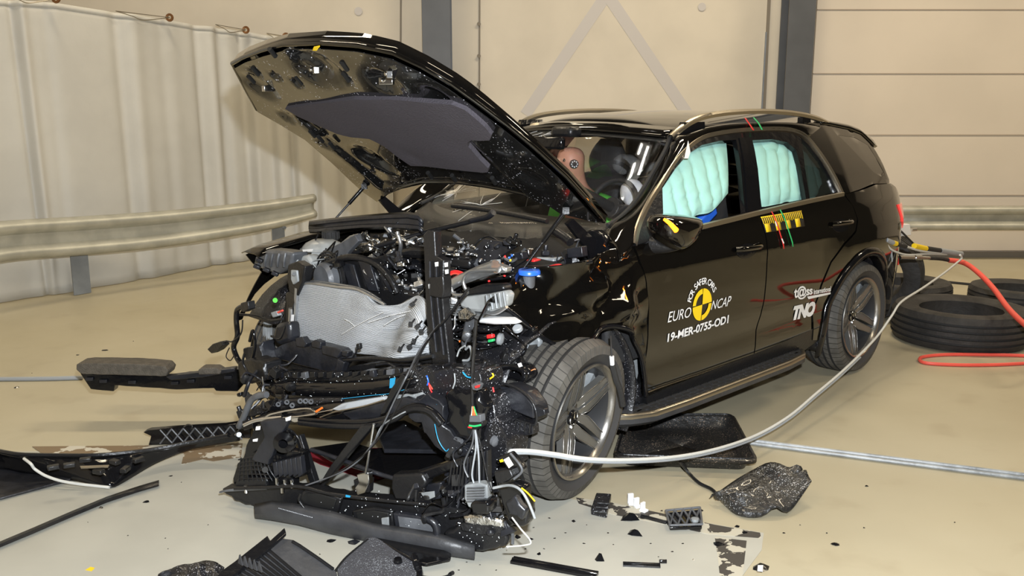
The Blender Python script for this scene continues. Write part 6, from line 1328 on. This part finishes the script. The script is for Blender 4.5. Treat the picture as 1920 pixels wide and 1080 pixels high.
MB().tube([sb_(p, .96) for p in ((1664, 454), (1650, 446), (1641, 436), (1645, 435), (1656, 444), (1668, 465), (1685, 474), (1705, 478), (1740, 476), (1775, 477))], .007, 8).build('cable_loop', 'whitecable', cs, ang=60); MB().tube([sb_(p, .965) for p in ((1690, 458), (1705, 464), (1725, 470), (1760, 474), (1795, 476))], .008, 8).build('cable_loop', 'whitecable', cs, ang=60)
MB().tube([sb_(p, .95) for p in ((1670, 468), (1673, 490), (1672, 470))], .004, 6).build('cable_loop', 'greycable', cs)
# ================================================================== LOOSE WRECKAGE ON THE FLOOR
M['muddy'] = speck(mat('muddy_black_liner', (.018, .017, .016), .4, bump=.8, bscale=25, coat=.2), (.2, .15, .11), 150, .675)
tr = thing('drip_tray', 'black rectangular plastic tray lying under the sill beside the front wheel', 'tray', G(1280, 850))
TB = [G(1152, 880, .004), G(1418, 890, .004), G(1372, 800, .004), G(1175, 800, .004)]; ce = sum(TB, V()) / 4
def trow(s_, z): return [ce + (p - ce) * s_ + V((0, 0, z)) for p in TB]
def rr_(q, r_=.18, n=5):
    out = []
    for i, p in enumerate(q):
        a = q[i - 1]; b = q[(i + 1) % 4]; A = p.lerp(a, r_ * .5); B = p.lerp(b, r_ * .5)
        for k in range(n + 1): t = k / n; out.append(A.lerp(p, t).lerp(p.lerp(B, t), t))
    return out + [out[0]]
rows = [rr_(trow(.02, .008)), rr_(trow(.5, .016)), rr_(trow(.80, .004)), rr_(trow(.88, .012)), rr_(trow(.93, .06)), rr_(trow(.98, .075)), rr_(trow(1.02, .07)), rr_(trow(1.02, .055))]
MB().grid(rows).build('tray_shell', 'muddy', tr, solid=.005, ang=60); MB().tube(rows[5], .006, 6, False).build('tray_rim', 'plastic', tr)
def crumpled(name, px, lst, m, label, cat, seed=0, amp=.03, th=.006, n=22, group=None, parts=None):
    """a bent plastic shell on the floor: quad outline (4 sides of points) lofted with folds"""
    A = resample(spline([G(x, y, z) for x, y, z in px], 4), n); B = resample(spline([G(x, y, z) for x, y, z in lst], 4), n); rows = []
    for i in range(13):
        t = i / 12; rows.append([V((p.x, p.y, max(.006, p.z))) for p in [a.lerp(b, t) + V((0, 0, 1)) * (abs(N3(k * .22, t * 3, seed)) * amp * 2.4 * math.sin(PI * t) + .6 * amp * abs(math.sin(t * 7 + k * .15)) * math.sin(PI * t)) for k, (a, b) in enumerate(zip(A, B))]])
    o = MB().grid(rows).build(name, m, None, solid=th, ang=50); return tag(o, label, cat, group)
M['wetliner'] = speck(mat('wet_black_liner', (.02, .02, .02), .35, bump=1, bscale=45, coat=.3), (.4, .4, .4), 170, .69)
crumpled('wheel_arch_liner', [(1330, 935, .02), (1345, 925, .05), (1380, 900, .08), (1415, 880, .10), (1440, 868, .13), (1462, 870, .12), (1490, 885, .09)], [(1358, 945, .005), (1375, 962, .005), (1400, 970, .01), (1430, 968, .015), (1455, 950, .05), (1480, 960, .02), (1522, 902, .10)], 'wetliner', 'torn wheel arch liner covered in wet droplets on the floor right of the tray', 'liner', 3, .03)
o = MB().tube([G(x, y, z) for x, y, z in ((1275, 865, .09), (1290, 885, .03), (1310, 905, .01), (1335, 918, .01), (1350, 935, .01))], .008, 6).build('trim_strip', 'plastic', None); tag(o, 'thin bent black strip between the tray and the torn liner', 'strip')
# lower-left big pieces
o = thing('undertray_panel', 'large ribbed black underbody panel cut by the bottom edge of the photo', 'panel', G(470, 1060))
zy = lambda y: max(.004, lerp(.12, .006, (y - 1010) / 90))
PP = [(524, 1012), (548, 1015), (562, 1023), (600, 1049), (625, 1067), (632, 1078), (630, 1115), (428, 1115), (446, 1074), (480, 1043)]
MB().prism([G(x, y, zy(y)) for x, y in PP], (0, 0, .008)).build('panel_sheet', 'matgrey', o, bev=.003)
for i in range(9): MB().tube([G(505 - i * 8, 1032 + i * 5, zy(1032 + i * 5) + .010), G(600 - i * 11, 1112, zy(1112) + .010)], .006, 6, False).build('panel_rib', 'plastic', o)
MB().tube([G(x, y, zy(y) + .008) for x, y in PP[1:5]], .006, 6, False).build('panel_edge', 'plastic', o)
FP = [(392, 1092), (440, 1058), (502, 1009), (507, 1018), (534, 994), (537, 1005), (500, 1038), (455, 1072), (412, 1100)]
MB().prism([G(x, y, zy(y + 14) + .03) for x, y in FP], (0, 0, .012)).build('panel_flange', 'gloss', o, bev=.003)
for i in range(5): P = G(446 + i * 9, 1056 + i * 3.2, .09); MB().prism([P, P + V((.022, -.02, 0)), P + V((.004, .006, .03))], (.004, .006, 0)).build('torn_tooth', 'matgrey', o)
crumpled('torn_cover', [(300, 1082, .005), (318, 1070, .02), (340, 1060, .04), (362, 1058, .045), (385, 1052, .05), (405, 1055, .05), (420, 1066, .04)], [(290, 1110, .005), (340, 1115, .005), (380, 1115, .01), (420, 1112, .01), (425, 1112, .005), (424, 1108, .005), (422, 1100, .005)], 'dirty', 'jagged torn black cover at the bottom edge left of the ribbed panel', 'cover', 6, .02)
fe = thing('felt_liner', 'grey felt covered panel with a round stud at the bottom edge', 'panel', G(700, 1050)); fp = [(688, 1014, .03), (702, 1012, .03), (730, 1026, .025), (775, 1056, .012), (785, 1075, .006), (780, 1110, .006), (640, 1110, .006), (632, 1072, .01), (655, 1045, .02)]
MB().prism([G(*p) for p in fp], (0, 0, .014)).build('felt_sheet', 'fibre', fe, bev=.003); P = G(746, 1052, .03); MB().lathe([(0, .012), (.014, .012), (.018, 0), (.018, -.015), (0, -.015)], 20, Matrix.Translation(P) @ Matrix.Rotation(PI/2, 4, 'X')).build('stud', 'gloss', fe); MB().tube([G(628, 1072, .02), G(650, 1045, .03), (G(690, 1012, .04))], .006, 6).build('felt_edge', 'plastic', fe)
tag(MB().tube([G(776, 1040, .06), G(781, 1055, .045), G(786, 1075, .01), G(784, 1100, .01)], [.012, .018], 8).build('broken_hook', 'gloss'), 'broken black hook standing at the right edge of the felt panel', 'hook')
tag(MB().tube([G(786, 1082, .012), G(815, 1085, .012), G(838, 1082, .012), G(845, 1076, .012), (G(849, 1074, .02))], .008, 8).build('broken_hook', 'plastic'), 'thin black curled hook at the bottom edge below the skirt', 'hook')
# bumper skin at far left
bs = thing('bumper_skin', 'torn black bumper skin lying on the floor at the far left', 'bumper', G(150, 880))
A = resample(spline([G(*p) for p in ((-80, 836, .10), (0, 850, .12), (30, 856, .12), (100, 858, .11), (180, 858, .11), (250, 852, .10), (300, 845, .09), (345, 836, .10), (400, 826, .12), (445, 818, .15))], 3), 60); B = resample(spline([G(*p) for p in ((-80, 890, .02), (0, 880, .02), (40, 886, .02), (90, 893, .02), (150, 903, .015), (205, 915, .008), (240, 900, .008), (290, 870, .02), (360, 842, .06), (450, 826, .12))], 3), 60)
rows = [[a.lerp(b, t / 8) + V((0, 0, .03)) * math.sin(PI * t / 8) * (.5 + .8 * abs(N3(k * .3, t, 2))) for k, (a, b) in enumerate(zip(A, B))] for t in range(9)]
MB().grid(rows).build('skin_shell', 'gloss', bs, solid=.006, ang=45); MB().tube([p + V((0, 0, .012)) for p in A[::3]], .010, 6).build('skin_edge', 'plastic', bs)
MB().prism([G(*p) for p in ((-60, 868, .01), (30, 872, .01), (90, 880, .015), (150, 888, .02), (140, 900, .012), (60, 922, .006), (0, 938, .006), (-60, 950, .006))], (0, 0, .012)).build('skin_panel', 'slate', bs, bev=.004)
MB().tube([G(*p) for p in ((45, 860, .12), (58, 870, .11), (66, 880, .08), (90, 894, .05), (130, 905, .03), (205, 914, .02))], .007, 8).build('pale_strip', 'whitecable', bs); 
for px, py in ((160, 862), (215, 866), (235, 880), (185, 884), (100, 876), (130, 872), (260, 862)): MB().box(G(px, py, .135), (.05, .03, .02), Matrix.Rotation(px * .1, 3, 'Z')).build('skin_clip', 'plastic', bs, bev=.004)
MB().prism([G(*p, .148) for p in ((150, 875), (205, 873), (203, 877), (152, 879))], (0, 0, .004)).build('worn_patch', 'rail', bs)
MB().tube([G(*p, .012) for p in ((52, 862), (62, 868), (70, 878), (95, 888))], .006, 6).build('chrome_chips', 'chrome', bs)
o = MB().grid([[G(x, y + d, h) for x, y in ((-60, 1050), (0, 1020), (60, 995), (130, 965), (200, 936), (260, 916), (298, 905))] for d, h in ((-4, .003), (-5, .016), (0, .024), (6, .014), (6, .003), (-4, .003))]).build('sill_moulding', 'plastic', None, ang=50); tag(o, 'long black rubber moulding lying diagonally on the floor at the lower left', 'moulding')
def barpiece(name, a, b, w_, h, label, cat='strip', m='gloss'):
    A, B = G(*a), G(*b); d = (B - A).normalized(); s_ = V((-d.y, d.x, 0)) * w_ / 2; o = MB().prism([A + s_, A - s_, B - s_, B + s_], (0, 0, h))
    o.tube([A + V((0, 0, h)), B + V((0, 0, h))], h * .35, 8, False); return tag(o.build(name, m, None, bev=.003), label, cat)
barpiece('plastic_strip', (960, 1053), (1120, 1082), .045, .014, 'longest black strip on the floor at the bottom centre')
barpiece('plastic_strip', (1168, 1060), (1238, 1063), .028, .010, 'short black strip on the pale floor right of the longest strip'); barpiece('plastic_strip', (1236, 1056), (1250, 1056), .012, .012, 'tiny black end piece touching the short black strip')
barpiece('plastic_strip', (1202, 970), (1250, 983), .02, .012, 'narrow black stick next to the white clips on the floor', m='plastic')
# the ribbed bracket piece
bp = thing('ribbed_bracket', 'broken black bracket with crossed ribs and a bolt on the scraped tape strip', 'bracket', G(1280, 990)); Bq = [G(1248, 966, .02), G(1312, 960, .02), (G(1316, 992, .01)), G(1256, 994, .01)]
MB().prism(Bq, (0, 0, .012)).build('bracket_plate', 'gloss', bp, bev=.002); U = [p + V((0, 0, .022)) for p in Bq]
for i in range(4):
    a = U[0].lerp(U[1], i / 4); b = U[3].lerp(U[2], (i + 1) / 4); c = U[3].lerp(U[2], i / 4); d = U[0].lerp(U[1], (i + 1) / 4); MB().tube([a, b], .004, 5, False).build('rib', 'greyplastic', bp); MB().tube([c, d], .004, 5, False).build('rib', 'greyplastic', bp)
for a, b in ((0, 1), (1, 2), (2, 3), (3, 0)): MB().tube([U[a], U[b]], .005, 6, False).build('bracket_edge', 'greyplastic', bp)
P = G(1303, 977, .035); MB().cyl(P, P + V((0, 0, .012)), .016, n=16).build('bolt', 'grey_part', bp)
dbb = thing('dark_block', 'black ribbed block on the dark tape strip beside the turned wheel', 'block', G(1127, 955)); MB().prism([G(1118, 935, .01), G(1146, 937, .01), G(1138, 972, .004), G(1108, 965, .004)], (0, 0, .03)).build('block_body', 'dirty', dbb, bev=.004)
for i in range(3): MB().tube([G(1120 - i * 3, 943 + i * 8, .042), G(1143 - i * 3, 945 + i * 8, .042)], .004, 5, False).build('rib', 'plastic', dbb)
# white clips
wl_ = ['left one of the white plastic clips standing on the floor near the wheel', 'middle one of the white plastic clips standing on the floor', 'right one of the white plastic clips standing on the floor']
for i, (a, sz) in enumerate((((1182, 945), .05), ((1193, 950), .042), ((1205, 958), .04))):
    P = G(*a); MB_ = MB().box(P + V((0, 0, sz / 2 + .001)), (.026, .012, sz), Matrix.Rotation(.2 + i * .3, 3, 'Z')).box(P + V((.004, -.008, .006)), (.03, .03, .01), Matrix.Rotation(i * .4, 3, 'Z')); tag(MB_.build('plastic_clip', 'white', None, bev=.002), wl_[i], 'clip', 'white clips by the wheel')
# shards
def shard(px, s_, seed, label, h=.02, m='gloss', group=None, name='plastic_shard', cat='shard'):
    h *= .55; random.seed(seed); P = G(*px); n = random.randint(5, 7); a0 = random.random() * 6; pts = []
    for k in range(n): a = a0 + 2 * PI * k / n; r_ = s_ * random.uniform(.45, 1.0); pts.append(P + V((r_ * math.cos(a), r_ * math.sin(a) * .8, .001 + random.random() * h * .3)))
    mb = MB(); top = P + V((random.uniform(-.3, .3) * s_, 0, h)); o = pts + [top + (p - P) * .35 for p in pts]; mb.add(o, [tuple(range(n))[::-1], tuple(range(n, 2 * n))] + [(i, (i + 1) % n, n + (i + 1) % n, n + i) for i in range(n)])
    return tag(mb.build(name, m, None, ang=20), label, cat, group)
shard((1183, 975), .055, 1, 'black tent shaped shard left of the narrow black stick', .05); shard((1188, 1003), .045, 2, 'pointed black shard on the pale floor just below the tent shaped one', .035); shard((1285, 930) if False else (1312, 958), .022, 3, 'small black shard right above the ribbed bracket', .015)
shard((1122, 1050), .03, 4, 'upright twisted black shard between the two black strips', .045); shard((1350, 1022), .035, 5, 'black shard at the corner of the scraped patch', .02); shard((1383, 916) if False else (1383, 988), .016, 6, 'small black shard on the floor right of the ribbed bracket', .012)
shard((1425, 1066), .05, 7, 'black shard with a white label at the bottom edge right of centre', .03); MB_ = MB().prism([G(1421, 1060, .034), G(1431, 1060, .034), G(1430, 1072, .034), G(1420, 1071, .034)], (0, 0, .001)); o = MB_.build('paper_label', 'white', None); tag(o, 'small white label on the black shard at the bottom edge', 'label')
shard((1075, 978), .018, 8, 'small curled black hook on the pale floor below the turned wheel', .012); shard((1010, 1040), .014, 9, 'black crumb just above the left end of the longest strip', .015); shard((970, 1008), .024, 10, 'black chip near the bent white wire at the right of the skirt', .018)
shard((621, 1015), .03, 12, 'forked black splinter on the floor between ribbed panel and skirt', .012); shard((665, 1018), .035, 13, 'grey black splinter under the skirt beside the forked one', .015, 'slate'); shard((275, 942), .022, 14, 'small black splinter right of the long rubber moulding', .015); shard((197, 657), .03, 15, 'thin black splinter on the floor above the foam topped beam', .008)
shard((145, 666), .018, 16, 'smallest black splinter on the floor at the upper left', .006); shard((30, 727), .022, 17, 'black crumb near the far left floor cable', .012); shard((186, 954) if False else (189, 953), .016, 18, 'black crumb touching the long rubber moulding', .012); shard((1565, 1021), .022, 19, 'black crumb alone on the floor at the lower right', .012); shard((1625, 912), .010, 20, 'tiny black crumb on the floor right of the torn liner', .010)
shard((320, 855 + 38), .02, 21, 'flat black flake on the floor between skin and lattice bracket', .004); shard((1175, 1040) if False else (1398, 1000), .02, 22, 'black chip on the corner of the pale lane paint', .015); shard((995, 1012), .02, 23, 'rounded black chip right of the bent white wire', .012)
random.seed(99)
ban = [(a, b) for a, b in ((960, 1000), (1000, 990), (1030, 972), (1060, 1000), (1100, 985), (1140, 1000), (1220, 1020), (1260, 1035), (1300, 1050), (1235, 1045), (985, 1030), (1040, 1010), (1020, 1030), (390, 985), (310, 1010), (315, 1030), (240, 1005), (165, 980), (60, 700), (250, 640), (340, 905), (600, 1040), (900, 1060), (930, 1070), (1500, 985), (1470, 1000), (1550, 1000), (1240, 958), (860, 1070), (875, 1055), (1280, 1020), (1150, 1022), (1095, 1020), (1620, 990), (1790, 980))]
for i, p in enumerate(ban): shard(p, random.uniform(.004, .010), 200 + i, 'tiny black crumb scattered over the pale floor', .006, group='tiny crumbs on the floor', name='plastic_crumb', cat='crumb')
# tape flecks
for a, b in (((410, 848), 'pale wooden coloured fleck on the floor at the lower left') ,):
    pass
gpoly('yellow_fleck', [(160, 1070), (170, 1064), (178, 1066), (172, 1072)], 'yellow', 'small yellow fleck on the floor at the bottom left', 'fleck')
